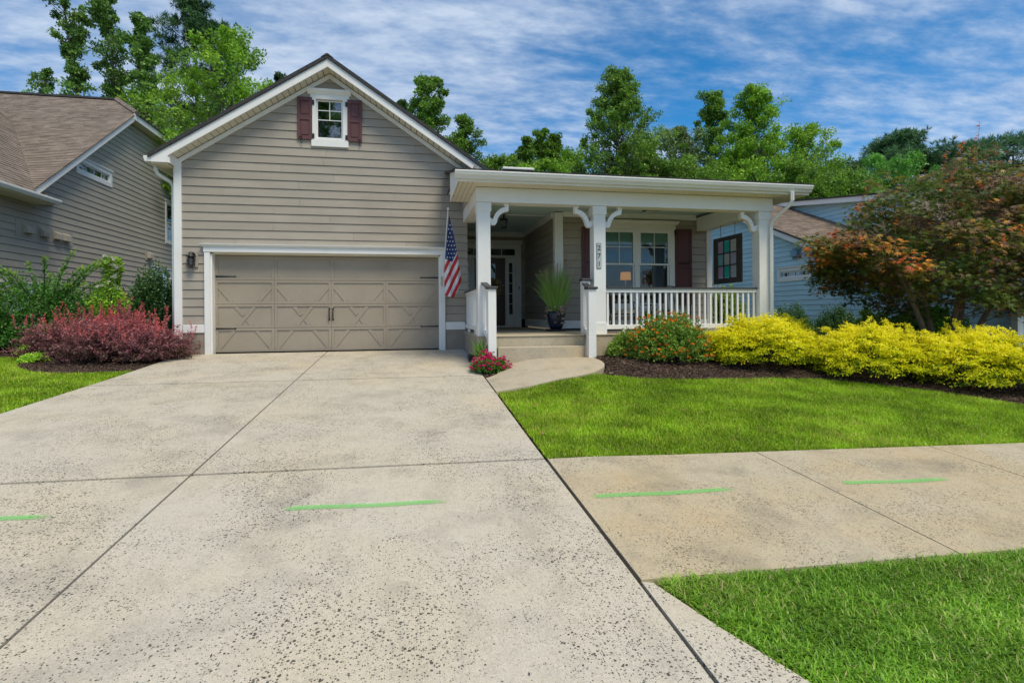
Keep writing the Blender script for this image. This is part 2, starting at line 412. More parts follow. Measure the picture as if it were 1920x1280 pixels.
gx = sorted(set([-220, -140, -90, -60, -40, -30, -24] + list(np.arange(-20, 20.1, .5)) + [24, 30, 40, 60, 90, 140, 220]))
gy = sorted(set([-120, -60, -40, -25, -15, -10, -6, -3] + list(np.arange(-1, 14.1, .5)) + [16, 18, 20, 24, 30, 40, 55, 75, 100, 140, 220]))
mb = MB(); nx = len(gx)
mb.add([(x, y, h(x, y) - .13) for y in gy for x in gx], [(j * nx + i, j * nx + i + 1, (j + 1) * nx + i + 1, (j + 1) * nx + i) for j in range(len(gy) - 1) for i in range(nx - 1)])
tag(mb.build('ground', M['terrain']), kind='structure')

drive = tag(thing('driveway', None, None, (-1.7, 6, 0)), kind='structure')
X0, X1, XM = -4.79, 1.27, -1.80
for (y0, y1) in ((9.165, 12.66), (4.915, 9.165), (-0.6, 4.915)):
    for (x0, x1) in ((X0, XM), (XM, X1)):
        g = .009
        xa = x0 - (.0 if x0 == XM else 0)
        gy_ = .021
        poly = [(xa + g, y0 + gy_), (x1 - g, y0 + gy_), (x1 - g, y1 - gy_), (x0 + g, y1 - gy_)]
        drape('slab', poly, 0, M['conc'], drive, .5, .12)
drape('joint_filler', [(X0 + .01, -.6), (X1 - .005, -.6), (X1 - .005, 12.64), (X0 + .01, 12.64)], -.014, M['joint'], drive, .7)
# flared apron on the street side
ap = [(1.284, -.6), (3.6, -.6), (3.1, .2), (2.6, .75), (2.15, 1.3), (1.86, 1.70), (1.68, 1.985), (1.50, 2.38), (1.345, 2.80), (1.284, 2.82)]
drape('slab', ap, 0, M['conc'], drive, .4, .12)

walk = tag(thing('sidewalk', None, None, (6, 3.8, -.6)), kind='structure')
xs_ = [1.285, 3.50, 5.64, 7.80, 9.97, 12.1, 14.3, 16.5, 18.7, 20.9, 23.1]
for a, b in zip(xs_[:-1], xs_[1:]):
    drape('slab', [(a + .006, 2.835), (b - .006, 2.835), (b - .006, 4.905), (a + .006, 4.905)], .002, M['conc_walk'], walk, .4, .12)
drape('joint_filler', [(1.28, 2.85), (23, 2.85), (23, 4.89), (1.28, 4.89)], -.012, M['joint'], walk, .7)
for a, b in ((-6.98, -4.81), (-9.16, -6.99), (-11.3, -9.17)):
    drape('slab', [(a, 2.835), (b, 2.835), (b, 4.905), (a, 4.905)], .002, M['conc_walk'], walk, .5, .12)
road = tag(drape('road', [(-60, -9), (60, -9), (60, -1.0), (-60, -1.0)], -.10, M['asphalt'], None, 2.0), kind='structure')
kb = MB().prism([(-1.0, -.02), (-.85, .02), (-.62, .02), (-.62, -.2), (-1.0, -.2)], 'x', 3.62, 40); zc_ = h(8, -.8)
for i, v in enumerate(kb.v): kb.v[i] = (v[0], v[1], v[2] + h(min(v[0], 14), -.8))
tag(kb.build('kerb', M['conc_walk']), kind='structure')

# front walk with its rounded end, and the pocket left for flowers
path = tag(thing('front_path', None, None, (2.2, 8.8, -.1)), kind='structure')
low_half = [(1.284, 7.835), (1.87, 7.90), (2.30, 7.99), (2.62, 8.10), (2.98, 8.32), (3.24, 8.60), (3.30, 8.68)]
up_edge = [(3.30, 8.685), (3.395, 8.92), (3.42, 9.15), (3.42, 9.9), (1.60, 9.9), (1.66, 9.75), (1.62, 9.42), (1.50, 9.12), (1.33, 8.95), (1.284, 8.93)]
cut = 8.69
drape('slab', low_half + [(3.29, 8.682), (1.284, 8.682)], .003, M['conc_step'], path, .3, .12)
drape('slab', [(1.284, 8.694)] + up_edge, .003, M['conc_step'], path, .3, .12)
drape('slab', [(1.16, 12.6), (1.29, 12.6), (1.29, 10.1), (1.43, 9.98), (1.30, 9.75), (1.282, 9.6), (1.21, 10.3), (1.175, 11.2)], .004, M['strip'], path, .3, .12)

def make_bed(name, poly, step=.3): return tag(drape(name, poly, -.012, M['mulch'], None, step), kind='structure')
BED_R = [(3.44, 9.95), (3.44, 9.0), (3.32, 8.62), (3.13, 8.24), (3.62, 7.95), (4.47, 7.81), (5.2, 7.78), (5.87, 7.76), (6.6, 7.67), (7.4, 7.25), (8.02, 6.89), (8.78, 6.19), (9.6, 5.75), (11, 5.5), (13.2, 5.4), (13.2, 13.5), (7.9, 13.5), (7.8, 10.2)]
BED_L = [(-4.81, 12.6), (-4.81, 10.67), (-5.5, 10.52), (-6.1, 10.6), (-6.55, 10.88), (-7.1, 11.45), (-7.45, 12.1), (-7.5, 12.7), (-8.36, 12.95), (-9.2, 13.15), (-9.95, 13.4), (-9.95, 22), (-4.95, 22), (-4.95, 12.6)]
BED_F = [(1.284, 9.6), (1.284, 8.95), (1.48, 9.13), (1.60, 9.42), (1.64, 9.75), (1.60, 10.05), (1.34, 10.05), (1.42, 9.97)]
make_bed('mulch_bed', BED_R); make_bed('mulch_bed', BED_L); make_bed('mulch_bed', BED_F, .15)
LAWN_R = [(1.305, 4.93), (23, 4.93), (23, 5.3), (13, 5.38), (11, 5.48), (9.6, 5.73), (8.76, 6.17), (8.0, 6.87), (7.39, 7.23), (6.59, 7.65), (5.87, 7.74), (5.2, 7.76), (4.47, 7.79), (3.62, 7.93), (3.12, 8.22), (3.0, 8.30), (2.64, 8.08), (2.31, 7.97), (1.87, 7.88), (1.305, 7.815)]
LAWN_S = [(1.37, 2.815), (1.52, 2.38), (1.70, 1.985), (1.88, 1.71), (2.17, 1.31), (2.62, .77), (3.12, .22), (3.62, -.58), (23, -.58), (23, 2.815)]
LAWN_L = [(-4.815, 4.93), (-4.815, 10.65), (-5.5, 10.50), (-6.12, 10.58), (-6.57, 10.86), (-7.12, 11.43), (-7.47, 12.1), (-7.52, 12.68), (-8.37, 12.92), (-9.2, 13.12), (-9.97, 13.38), (-13, 13.4), (-13, 4.93)]
for p in (LAWN_R, LAWN_S, LAWN_L): tag(drape('lawn_soil', p, -.025, M['soil'], None, .4), kind='structure')
tag(drape('lawn_edge', [(1.268, 4.90), (1.40, 4.90), (1.40, 7.82), (1.268, 7.82)], -.045, M['edge_soil'], None, .3), kind='structure')

# ------------------------------------------------------------------ lap siding
def wall_boards(parent, O, U, N, z0, nz, ex, ext, holes=(), m=None, lip=.019, seed=0, joints=True, sheath=True, name='siding_board'):
    O = Vector(O); U = Vector(U); N = Vector(N); rr = random.Random(seed)
    sh = MB()
    def pt(u, p, z): return tuple(O + U * u + N * p + Vector((0, 0, z)))
    def cutiv(iv, hs_):
        for a, b in hs_:
            o = []
            for (b0, b1, t0, t1) in iv:
                if b <= b0 and b <= t0 or a >= b1 and a >= t1: o.append((b0, b1, t0, t1)); continue
                if a > min(b0, t0): o.append((min(b0, a), a, min(t0, a), a))
                if b < max(b1, t1): o.append((b, max(b1, b), b, max(t1, b)))
            iv = o
        return iv
    for k in range(nz):
        za, zb = z0 + k * ex, z0 + (k + 1) * ex
        zs = sorted({za, zb} | {z for hh in holes for z in hh[2:4] if za + .004 < z < zb - .004})
        pieces = []; u = None
        for bi, (a, b) in enumerate(zip(zs[:-1], zs[1:])):
            e0, e1 = ext(a + 1e-4), ext(b - 1e-4)
            if e0 is None: continue
            if e1 is None: mid_ = (e0[0] + e0[1]) / 2; e1 = (mid_, mid_)
            iv = cutiv([(e0[0], e0[1], e1[0], e1[1])], [(hh[0], hh[1]) for hh in holes if hh[2] < b - .003 and hh[3] > a + .003])
            for q in iv: sh.hexa([pt(q[0], -.12, a), pt(q[1], -.12, a), pt(q[1], -.07, a), pt(q[0], -.07, a)], [pt(q[2], -.12, b), pt(q[3], -.12, b), pt(q[3], -.07, b), pt(q[2], -.07, b)])
            if joints and e0[1] - e0[0] > 3.7:
                if u is None:
                    u = []; c = e0[0] + rr.uniform(.4, 3.66)
                    while c < e0[1] - .3: u.append(c); c += 3.66
                for j in u: iv = cutiv(iv, [(j - .0018, j + .0018)])
            pieces += [(bi, a, b, q) for q in iv if max(q[1] - q[0], q[3] - q[2]) > .02]
        par = list(range(len(pieces)))
        def fd(i):
            while par[i] != i: i = par[i]
            return i
        for i in range(len(pieces)):
            for j in range(i):
                if abs(pieces[i][0] - pieces[j][0]) == 1 and min(pieces[i][3][1], pieces[j][3][1]) - max(pieces[i][3][0], pieces[j][3][0]) > .01: par[fd(i)] = fd(j)
        groups = {}
        for i in range(len(pieces)): groups.setdefault(fd(i), []).append(pieces[i])
        for g in groups.values():
            mb = MB()
            for bi, a, b, q in g:
                pa = lip - (lip - .002) * (a - za) / ex; pb = lip - (lip - .002) * (b - za) / ex
                aa = a + .0065 if a == za else a  # open slot under each board, added to deepen the lap shadow line
                mb.hexa([pt(q[0], -.06, aa), pt(q[1], -.06, aa), pt(q[1], pa, aa), pt(q[0], pa, aa)][::-1], [pt(q[2], -.06, b), pt(q[3], -.06, b), pt(q[3], pb, b), pt(q[2], pb, b)][::-1])
            # orientation independent of handedness
            mb.build(name, m, parent)
    if sheath and sh.v: sh.build('wall_sheathing', M['dark'], parent)  # near-black backing, so the slots between boards read as shadow

# ------------------------------------------------------------------ window maker in a wall frame
class Frame:
    """local u (along wall), p (outwards), z -> world"""
    def __init__(s, O, U, N): s.O, s.U, s.N = Vector(O), Vector(U), Vector(N)
    def pt(s, u, p, z): return tuple(s.O + s.U * u + s.N * p + Vector((0, 0, z)))
    def box(s, mb, u0, u1, p0, p1, z0, z1):
        a = [s.pt(u0, p0, z0), s.pt(u1, p0, z0), s.pt(u1, p1, z0), s.pt(u0, p1, z0)]; b = [s.pt(u0, p0, z1), s.pt(u1, p0, z1), s.pt(u1, p1, z1), s.pt(u0, p1, z1)]
        if s.U.cross(s.N).z < 0: a, b = a[::-1], b[::-1]
        return mb.hexa(a, b)
    def obj(s, name, parent, m, *boxes, bevel=0):
        mb = MB()
        for q in boxes: s.box(mb, *q)
        return mb.build(name, m, parent, bevel)
def sash_unit(fr, parent, u0, u1, z0, z1, glass, meet=None, mull_u=(), mull_z=(), p=0.0, rail=.045, name='sash'):
    """one sash frame with its muntins and pane"""
    f = fr.obj(name, parent, M['white'], (u0, u1, p, p + .04, z1 - rail, z1), (u0, u1, p, p + .04, z0, z0 + rail), (u0, u0 + rail, p + .001, p + .039, z0 + rail, z1 - rail), (u1 - rail, u1, p + .001, p + .039, z0 + rail, z1 - rail))
    for uu in mull_u: fr.obj('muntin', f, M['white'], (uu - .009, uu + .009, p + .012, p + .034, z0 + rail, z1 - rail))
    for zz in mull_z: fr.obj('muntin', f, M['white'], (u0 + rail, u1 - rail, p + .010, p + .033, zz - .009, zz + .009))
    fr.obj('pane', f, glass, (u0 + rail * .5, u1 - rail * .5, p + .015, p + .021, z0 + rail * .5, z1 - rail * .5))
    return f

# ================================================================== the main house
house = thing('taupe_house', 'taupe lap-sided house with a front gable, double garage door and white columned porch', 'house', (-1.7, 12.62, 0))
BR, WH = M['brown'], M['white']
XC, YW, EX = -1.70, 12.62, .1865
PITCH = .660
def gable_ext(z):
    zt = 6.20 - .06
    if z > zt: return None
    half = min(3.15, (zt - z) / PITCH)
    return (XC - half, XC + half - .06) if z < 4.25 and half > 3.1 else (XC - half, XC + half)
zb0 = .64
holes = [(-4.25, .80, -.2, 2.22), (-2.02, -1.40, 4.75, 5.66)]
wall_boards(house, (0, YW, 0), (1, 0, 0), (0, -1, 0), zb0, 30, EX, gable_ext, holes, BR, seed=3)
# base course
bx('foundation', house, M['stucco'], -4.86, -4.26, 12.60, 12.80, -.5, .455)
bx('foundation', house, M['stucco'], .82, 1.44, 12.60, 12.80, -.5, .455)
bx('skirt_board', house, WH, -4.745, -4.315, 12.575, 12.70, .455, .638, .004)
bx('skirt_board', house, WH, .862, 1.33, 12.575, 12.70, .455, .638, .004)
MB().box(-4.905, -4.755, 12.57, 12.66, .0, 4.19).build('corner_board', WH, house, .004)
bx('side_wall', house, BR, -4.90, -4.80, 12.665, 21.5, -.3, 4.2)
# garage surround
bx('door_jamb', house, WH, -4.31, -4.20, 12.555, 12.64, -.02, 2.198, .004)
bx('door_jamb', house, WH, -4.20, -4.165, 12.60, 12.80, -.02, 2.17, .003)
bx('door_jamb', house, WH, .745, .857, 12.555, 12.64, -.02, 2.198, .004)
bx('door_jamb', house, WH, .715, .745, 12.60, 12.80, -.02, 2.17, .003)
bx('door_head', house, WH, -4.325, .872, 12.545, 12.64, 2.20, 2.315, .004)
bx('door_head_underside', house, M['soffit'], -4.165, .715, 12.64, 12.82, 2.165, 2.2)
MB().prism([(12.64, 2.317), (12.53, 2.317), (12.52, 2.335), (12.49, 2.355), (12.485, 2.376), (12.64, 2.376)], 'x', -4.375, .915).build('head_cap', WH, house)

# garage door: four sections of four panels, cross-braced
DL, DR, DY = -4.165, .715, 12.80
gd = MB().box(DL, DR, DY, DY + .05, .005, 2.18).build('garage_door', M['door'], house)
SEC = [.01 + i * .5325 for i in range(5)]; PW = (DR - DL) / 4
def bar(name, x0, z0, x1, z1, w, p0=.002, p1=.012):
    d = Vector((x1 - x0, 0, z1 - z0)); L = d.length; d /= L; n_ = Vector((-d.z, 0, d.x)) * w / 2
    a, b = Vector((x0, DY - p0, z0)), Vector((x1, DY - p0, z1)); q = Vector((0, -(p1 - p0), 0))
    return MB().hexa([a - n_, b - n_, b + n_, a + n_], [a - n_ + q, b - n_ + q, b + n_ + q, a + n_ + q]).build(name, M['door'], gd)
for r in range(4):
    za, zb = SEC[r], SEC[r + 1]
    for c in range(4):
        xa, xb = DL + c * PW, DL + (c + 1) * PW
        e = .055; x0i, x1i = xa + e, xb - e
        bx('rail', gd, M['door'], xa + .002, xb - .002, DY - .018, DY + .001, za + .004, za + .058)
        bx('rail', gd, M['door'], xa + .002, xb - .002, DY - .018, DY + .001, zb - .058, zb - .004)
        bx('stile', gd, M['door'], xa + .003, x0i, DY - .018, DY + .001, za + .059, zb - .059)
        bx('stile', gd, M['door'], x1i, xb - .003, DY - .018, DY + .001, za + .059, zb - .059)
for c in range(4):
    xa, xb = DL + c * PW + .055, DL + (c + 1) * PW - .055
    zlo, zhi = .07, SEC[3] - .13
    for r in range(3):
        lo, hi = SEC[r] + .059, SEC[r + 1] - .059
        for s in (1, -1):
            def xat(z):
                t = (z - zlo) / (zhi - zlo); return xa + (xb - xa) * (t if s > 0 else 1 - t)
            a, b = max(lo, zlo), min(hi, zhi)
            if r == 1 and s < 0:      # the crossing one is cut at the middle
                mid_ = (zlo + zhi) / 2
                bar('brace', xat(a), a, xat(mid_ - .05), mid_ - .05, .072); bar('brace', xat(mid_ + .05), mid_ + .05, xat(b), b, .072)
            else: bar('brace', xat(a), a, xat(b), b, .072)
for z in (1.685, .535):
    for sx in (1, -1):
        x0 = DL + .01 if sx > 0 else DR - .01
        mb = MB().prism([(x0, z - .019), (x0 + sx * .38, z - .009), (x0 + sx * .385, z - .022), (x0 + sx * .425, z), (x0 + sx * .385, z + .022), (x0 + sx * .38, z + .009), (x0, z + .019)], 'y', DY - .028, DY - .0185)
        mb.build('strap_hinge', M['black'], gd)
for xh in (-1.765, -1.685):
    mb = MB().tube([(xh, DY - .02, .73), (xh, DY - .06, .77), (xh, DY - .062, .90), (xh, DY - .02, .94)], .012, 8)
    for zc in (.715, .955): mb.prism([(xh - .012, zc - .03), (xh + .022, zc), (xh + .0, zc + .045), (xh - .022, zc)], 'y', DY - .028, DY - .0185)
    mb.build('pull_handle', M['black'], gd)

# gable roof, rakes, soffit
OV = .37; YF = YW - OV
def rk(x): return 6.44 - abs(x - XC) * PITCH
XL, XR = -5.20, 1.82
for s, xe in ((-1, XL), (1, XR)):
    ze = 6.44 - abs(xe - XC) * PITCH; tip = [(XC, 6.265), (XC, 6.44), (xe, ze), (xe, ze - .13 if s < 0 else ze - .175)]
    if s < 0: tip = [(XC, 6.262), (XC, 6.44), (xe, ze), (xe, 4.015), (-4.885, 4.015), (-4.885, 6.262 - (XC + 4.885) * PITCH)]
    MB().prism(tip, 'y', YF, YF + .03).build('rake_board', WH, house, .003)
    MB().prism([(XC, 6.148), (XC, 6.255), (XC + s * 3.18, 6.255 - 3.18 * PITCH), (XC + s * 3.18, 6.148 - 3.18 * PITCH)], 'y', YW - .035, YW + .02).build('frieze_board', WH, house, .003)
    n = 27; run = abs(xe - XC) - (.25 if s < 0 else .05)
    for i in range(n):        # vinyl soffit panels run square to the rake
        a, b = run * i / n, run * (i + 1) / n - .013
        z_ = lambda d: 6.262 - d * PITCH + .012
        sp = MB().hexa([(XC + s * a, YF + .03, z_(a)), (XC + s * b, YF + .03, z_(b)), (XC + s * b, YW - .01, z_(b)), (XC + s * a, YW - .01, z_(a))][::s],
                       [(XC + s * a, YF + .03, z_(a) + .02), (XC + s * b, YF + .03, z_(b) + .02), (XC + s * b, YW - .01, z_(b) + .02), (XC + s * a, YW - .01, z_(a) + .02)][::s])
        sp.build('soffit_panel', M['soffit'], house)
    # roof plane with the shingle edge proud of the rake
    xo = xe + s * .05; zo = 6.44 - abs(xo - XC) * PITCH
    MB().prism([(XC, 6.445), (XC, 6.53), (xo, zo + .085), (xo, zo + .004)], 'y', YF - .035, 22).build('roof', M['shingle_dark'], house)
MB().prism([(XC - .13, 6.452), (XC - .02, 6.537), (XC + .02, 6.537), (XC + .13, 6.452), (XC, 6.50)], 'y', YF - .045, 22).build('ridge_cap', M['shingle_dark'], house)
bx('eave_return', house, WH, -4.885, -4.86, YF + .03, YW - .05, 4.015, 4.30)
bx('eave_soffit', house, M['soffit'], -5.20, -4.905, YF + .031, 22, 3.995, 4.012)
bx('eave_fascia', house, WH, -5.20, -5.175, YF + .031, 22, 4.012, 4.14)
MB().prism([(-5.205, 4.14), (-5.345, 4.14), (-5.345, 4.10), (-5.315, 4.02), (-5.205, 4.02)], 'y', YF + .0, 22).build('gutter', M['gutter'], house, .006)
ds = MB().tube([(-5.245, 12.58, 4.03), (-5.245, 12.58, 3.93), (-5.22, 12.60, 3.85), (-5.12, 12.66, 3.78), (-5.02, 12.74, 3.72), (-4.975, 12.76, 3.62), (-4.975, 12.76, 1.5), (-4.975, 12.76, .12)], .042, 10)
ds.build('downspout', M['gutter'], house, smooth=True)
# the return of the right-hand eave, above the porch
MB().prism([(.93, 3.62), (1.10, 3.96), (1.10, 3.62)], 'y', 12.3, 12.56).build('rake_return', WH, house)
MB().prism([(.915, 3.62), (1.09, 3.97), (1.12, 3.97), (.945, 3.62)], 'y', 12.27, 12.58).build('return_flashing', M['shingle_dark'], house)

# attic window with its shutters
fg = Frame((0, YW, 0), (1, 0, 0), (0, -1, 0))
aw = fg.obj('attic_window', house, WH, (-2.12, -2.0, -.02, .04, 4.76, 5.77), (-1.42, -1.28, -.02, .04, 4.76, 5.77), (-2.0, -1.42, -.019, .04, 5.67, 5.77), (-2.0, -1.42, -.019, .04, 4.76, 4.79), bevel=.003)
fg.obj('window_sill', aw, WH, (-2.10, -1.30, -.02, .05, 4.605, 4.757), bevel=.004)
fg.obj('jamb_liner', aw, WH, (-2.0, -1.98, -.08, -.02, 4.79, 5.67), (-1.44, -1.42, -.08, -.02, 4.79, 5.67))
MB().prism([(YW - .04, 5.772), (YW - .055, 5.80), (YW - .10, 5.84), (YW - .105, 5.885), (YW + .01, 5.885), (YW + .01, 5.772)], 'x', -2.17, -1.235).build('window_cap', WH, aw)
sx = sash_unit(fg, aw, -2.0, -1.42, 4.79, 5.67, M['glass_refl'], mull_z=(5.435, 5.22), p=-.055, rail=.035)
fg.obj('muntin', sx, WH, (-1.719, -1.701, -.043, -.021, 5.229, 5.635))
bx('attic_room', house, M['dark'], -2.2, -1.2, 12.95, 13.0, 4.6, 5.9)
def shutter(parent, fr, u0, u1, z0, z1, p, splits, recess=True):
    s_ = MB(); w = .055
    zs = [z0] + splits + [z1]
    fr.box(s_, u0, u1, p, p + .018, z0, z1)
    fr.box(s_, u0, u0 + w, p + .0182, p + .034, z0, z1); fr.box(s_, u1 - w, u1, p + .0182, p + .034, z0, z1)
    for z in zs:
        a, b = (z, z + .08) if z == z0 else (z - .08, z) if z == z1 else (z - .035, z + .035)
        fr.box(s_, u0 + w, u1 - w, p + .0182, p + .034, a, b)
    o = s_.build('shutter', M['shutter'], parent)
    for a, b in zip(zs[:-1], zs[1:]):
        fr.obj('raised_panel', o, M['shutter'], (u0 + w + .022, u1 - w - .022, p + .0183, p + .03, a + .10, b - .10), bevel=.008)
    return o
for u0, u1, sg in ((-2.39, -2.078, -1), (-1.318, -1.002, 1)):
    s_ = shutter(house, fg, u0, u1, 4.75, 5.69, .022, [5.22])
    ub = u1 + .02 if sg < 0 else u0 - .02
    for z in (4.83, 5.58): fg.obj('hinge', s_, M['black'], (ub - .025, ub + .025, .041, .062, z - .05, z + .05))
    uo = u0 + .075 if sg < 0 else u1 - .055
    MB().tube([fg.pt(uo - .03, .062, 4.775), fg.pt(uo - .02, .062, 4.80), fg.pt(uo + .01, .062, 4.81), fg.pt(uo + .02, .062, 4.78), fg.pt(uo, .062, 4.74), fg.pt(uo - .01, .05, 4.69), fg.pt(uo + .01, .05, 4.65), fg.pt(uo + .035, .05, 4.67)], .009, 6).build('shutter_hook', M['black'], s_)

# ------------------------------------------------------------------ porch
PF = .40          # porch floor
pf = MB().box(1.31, 7.72, 10.06, 12.60, -.6, PF - .02).box(1.36, 3.60, 12.6, 16.3, -.3, PF - .021)
pf.build('porch_foundation', M['conc_step'], house)
bx('porch_floor', house, M['conc_step'], 1.29, 7.74, 10.04, 12.78, PF - .02, PF, .008)
bx('porch_floor', house, M['conc_step'], 1.4, 3.6, 12.78, 16.3, PF - .02, PF - .001)
bx('foundation_side', house, M['stucco'], 1.30, 1.309, 10.3, 12.59, -.5, .375)
MB().prism([(1.64, 10.04), (1.64, 9.80), (2.0, 9.74), (2.5, 9.715), (3.0, 9.74), (3.34, 9.80), (3.34, 10.04)], 'z', -.4, .195).build('porch_step', M['conc_step'], house, .012)
# window wall, recess side wall and door wall
wz = .45 + .19
wh = [(4.80, 6.66, 1.0, 2.93)]
wall_boards(house, (0, 12.72, 0), (1, 0, 0), (0, -1, 0), wz, 15, EX, lambda z: (3.66, 7.70), wh, BR, seed=5)
wall_boards(house, (3.60, 12.72, 0), (0, 1, 0), (-1, 0, 0), wz, 15, EX, lambda z: (0, 3.5), (), BR, seed=6, joints=False)
wall_boards(house, (0, 16.25, 0), (1, 0, 0), (0, -1, 0), wz, 15, EX, lambda z: (1.3, 3.6), ((1.45, 3.40, .3, 2.97),), BR, seed=7)
wall_boards(house, (1.40, 12.72, 0), (0, 1, 0), (1, 0, 0), wz, 15, EX, lambda z: (0, 3.5), (), BR, seed=8, joints=False)
bx('skirt_board', house, WH, 3.66, 7.68, 12.68, 12.80, .445, wz, .003)
bx('skirt_board', house, WH, 3.565, 3.60, 12.82, 16.2, .445, wz, .003)
bx('skirt_board', house, WH, 1.40, 1.43, 12.82, 16.2, .445, wz, .003)
bx('wall_footing', house, M['dark'], 3.62, 7.68, 12.71, 12.8, PF - .01, .445)
bx('corner_board', house, WH, 3.555, 3.765, 12.66, 12.83, PF, 3.30, .004)
bx('corner_board', house, WH, 7.66, 7.80, 12.67, 12.84, PF, 3.02, .004)
bx('end_wall', house, BR, 7.71, 7.79, 12.85, 20, -.1, 3.6)
bx('end_foundation', house, M['stucco'], 7.66, 7.80, 12.7, 20, -.4, PF)
# ceiling, battens and crown mouldings
bx('porch_ceiling', house, M['haint'], 1.31, 7.66, 10.45, 12.71, 3.335, 3.36)
bx('porch_ceiling', house, M['haint'], 1.40, 3.60, 12.712, 16.24, 3.335, 3.36)
for y in (11.5, 13.35): bx('ceiling_batten', house, WH if y > 13 else M['haint'], 1.41, 3.54, y - .04, y + .04, 3.322, 3.336)
bx('ceiling_batten', house, M['haint'], 2.30, 2.38, 10.46, 16.2, 3.325, 3.337)
bx('crown_moulding', house, WH, 3.77, 7.36, 12.665, 12.71, 3.205, 3.334, .006)
bx('crown_moulding', house, WH, 3.52, 3.585, 12.84, 16.19, 3.20, 3.334, .006)
bx('crown_moulding', house, WH, 1.42, 3.52, 16.16, 16.23, 3.19, 3.334, .006)
# beams
bx('porch_beam', house, WH, 1.295, 7.70, 10.16, 10.46, 2.975, 3.258, .004)
bx('porch_beam', house, WH, 1.295, 1.56, 10.462, 12.60, 2.975, 3.258, .004)
bx('porch_beam', house, WH, 7.36, 7.70, 10.462, 12.66, 2.925, 3.258, .004)
bx('beam_moulding', house, WH, 1.56, 7.36, 10.40, 10.47, 3.26, 3.334)
bx('gable_infill', house, BR, 1.30, 1.36, 10.47, 12.6, 3.262, 3.75)
# roof over the porch, low-pitched
def pr(y): return 3.44 + (y - 9.74) * .24
MB().prism([(9.70, pr(9.70) - .01), (9.70, pr(9.70) + .035), (18.5, pr(18.5) + .035), (18.5, pr(18.5) - .01)], 'x', .87, 8.30).build('porch_roof', M['shingle_dark'], house)
for k in range(5): bx('shingle_edge', house, M['shingle_dark'], .86, 8.31, 9.685 + k * .14, 9.83 + k * .14, pr(9.69 + k * .14) + .036, pr(9.69 + k * .14) + .046)
bx('roof_back', house, M['shingle_dark'], 1.9, 8.2, 18.4, 18.5, 3.3, 5.5)
bx('porch_soffit', house, M['soffit'], .945, 8.22, 9.79, 10.158, 3.262, 3.28)
bx('porch_soffit', house, M['soffit'], .945, 1.293, 10.16, 11.62, 3.262, 3.28)
bx('porch_soffit', house, M['soffit'], 7.702, 8.22, 10.16, 18.2, 3.262, 3.28)
for i in range(64):
    xg = 1.32 + i * .1; bx('soffit_vent', house, M['dark'], xg - .006, xg + .006, 10.135, 10.156, 3.2605, 3.263)
for i in range(3): bx('soffit_groove', house, M['joint'], 1.02 + i * .09, 1.024 + i * .09, 9.80, 11.61, 3.2605, 3.263)
bx('porch_fascia', house, WH, .93, 8.235, 9.765, 9.79, 3.255, 3.43)
MB().prism([(9.765, 3.255), (9.765, pr(9.765) - .01), (11.64, pr(11.64) - .01), (11.64, 3.255)], 'x', .915, .93).build('porch_rake', WH, house)
MB().prism([(11.64, 3.255), (11.64, pr(11.64)), (12.6, pr(12.6)), (12.6, 3.255)], 'x', 1.28, 1.295).build('gable_infill', BR, house)
MB().prism([(9.765, 3.255), (9.765, pr(9.765) - .01), (18.2, pr(18.2) - .01), (18.2, 3.255)], 'x', 8.235, 8.25).build('porch_rake', WH, house)
MB().prism([(9.763, 3.42), (9.70, 3.42), (9.64, 3.425), (9.635, 3.40), (9.65, 3.36), (9.685, 3.325), (9.70, 3.295), (9.763, 3.295)], 'x', .85, 8.26).build('porch_gutter', M['gutter'], house, .004)
MB().box(.85, 8.26, 9.628, 9.64, 3.405, 3.432).build('gutter_lip', M['gutter'], house, .004)
mb = MB()
for p in [[(7.80, 9.69, 3.30), (7.80, 9.69, 3.12), (7.79, 9.74, 3.04), (7.70, 9.98, 2.86), (7.655, 10.11, 2.74), (7.65, 10.145, 2.62), (7.65, 10.145, 1.4), (7.65, 10.145, .22), (7.66, 10.02, .06), (7.68, 9.80, .03)]]:
    mb.tube(p, .048, 4)
mb.build('downspout', M['gutter'], house, .01)
tag(bx('roof_vent', house, M['gutter'], 1.80, 2.42, 10.05, 10.45, pr(10.25) + .03, pr(10.25) + .075, .01))
# columns
for i, x0 in enumerate((1.325, 3.675, 7.40)):
    w, y0 = .25, 10.20
    cm = bx('porch_column', house, WH, x0, x0 + w, y0, y0 + w, PF, 2.974, .006)
    bx('column_base', cm, WH, x0 - .013, x0 + w + .013, y0 - .013, y0 + w + .013, PF - .012, .63, .006)
    bx('column_cap', cm, WH, x0 - .018, x0 + w + .018, y0 - .018, y0 + w + .018, 2.80, 2.973, .006)
    for s in ((1,), (-1, 1), (-1,))[i]:
        xe = x0 + w if s > 0 else x0
        o_, n_ = [], 12
        C = (.355, 2.575); pts_o = []; pts_i = []
        for k in range(n_ + 1):
            a = R(180 - 90 * k / n_); pts_o.append((C[0] + .30 * math.cos(a), C[1] + .34 * math.sin(a))); pts_i.append((C[0] + .215 * math.cos(a), C[1] + .245 * math.sin(a)))
        prof = [(.0, 2.60), (.03, 2.55), (.10, 2.55)] + [(.13, 2.585)] + pts_i[1:] + [(.375, 2.84), (.385, 2.972), (.27, 2.972)] + pts_o[::-1][1:-2] + [(.0, 2.70)]
        MB().prism([(xe + s * a, b) for a, b in prof], 'y', y0 + .075, y0 + .175).build('column_bracket', WH, cm, .004)
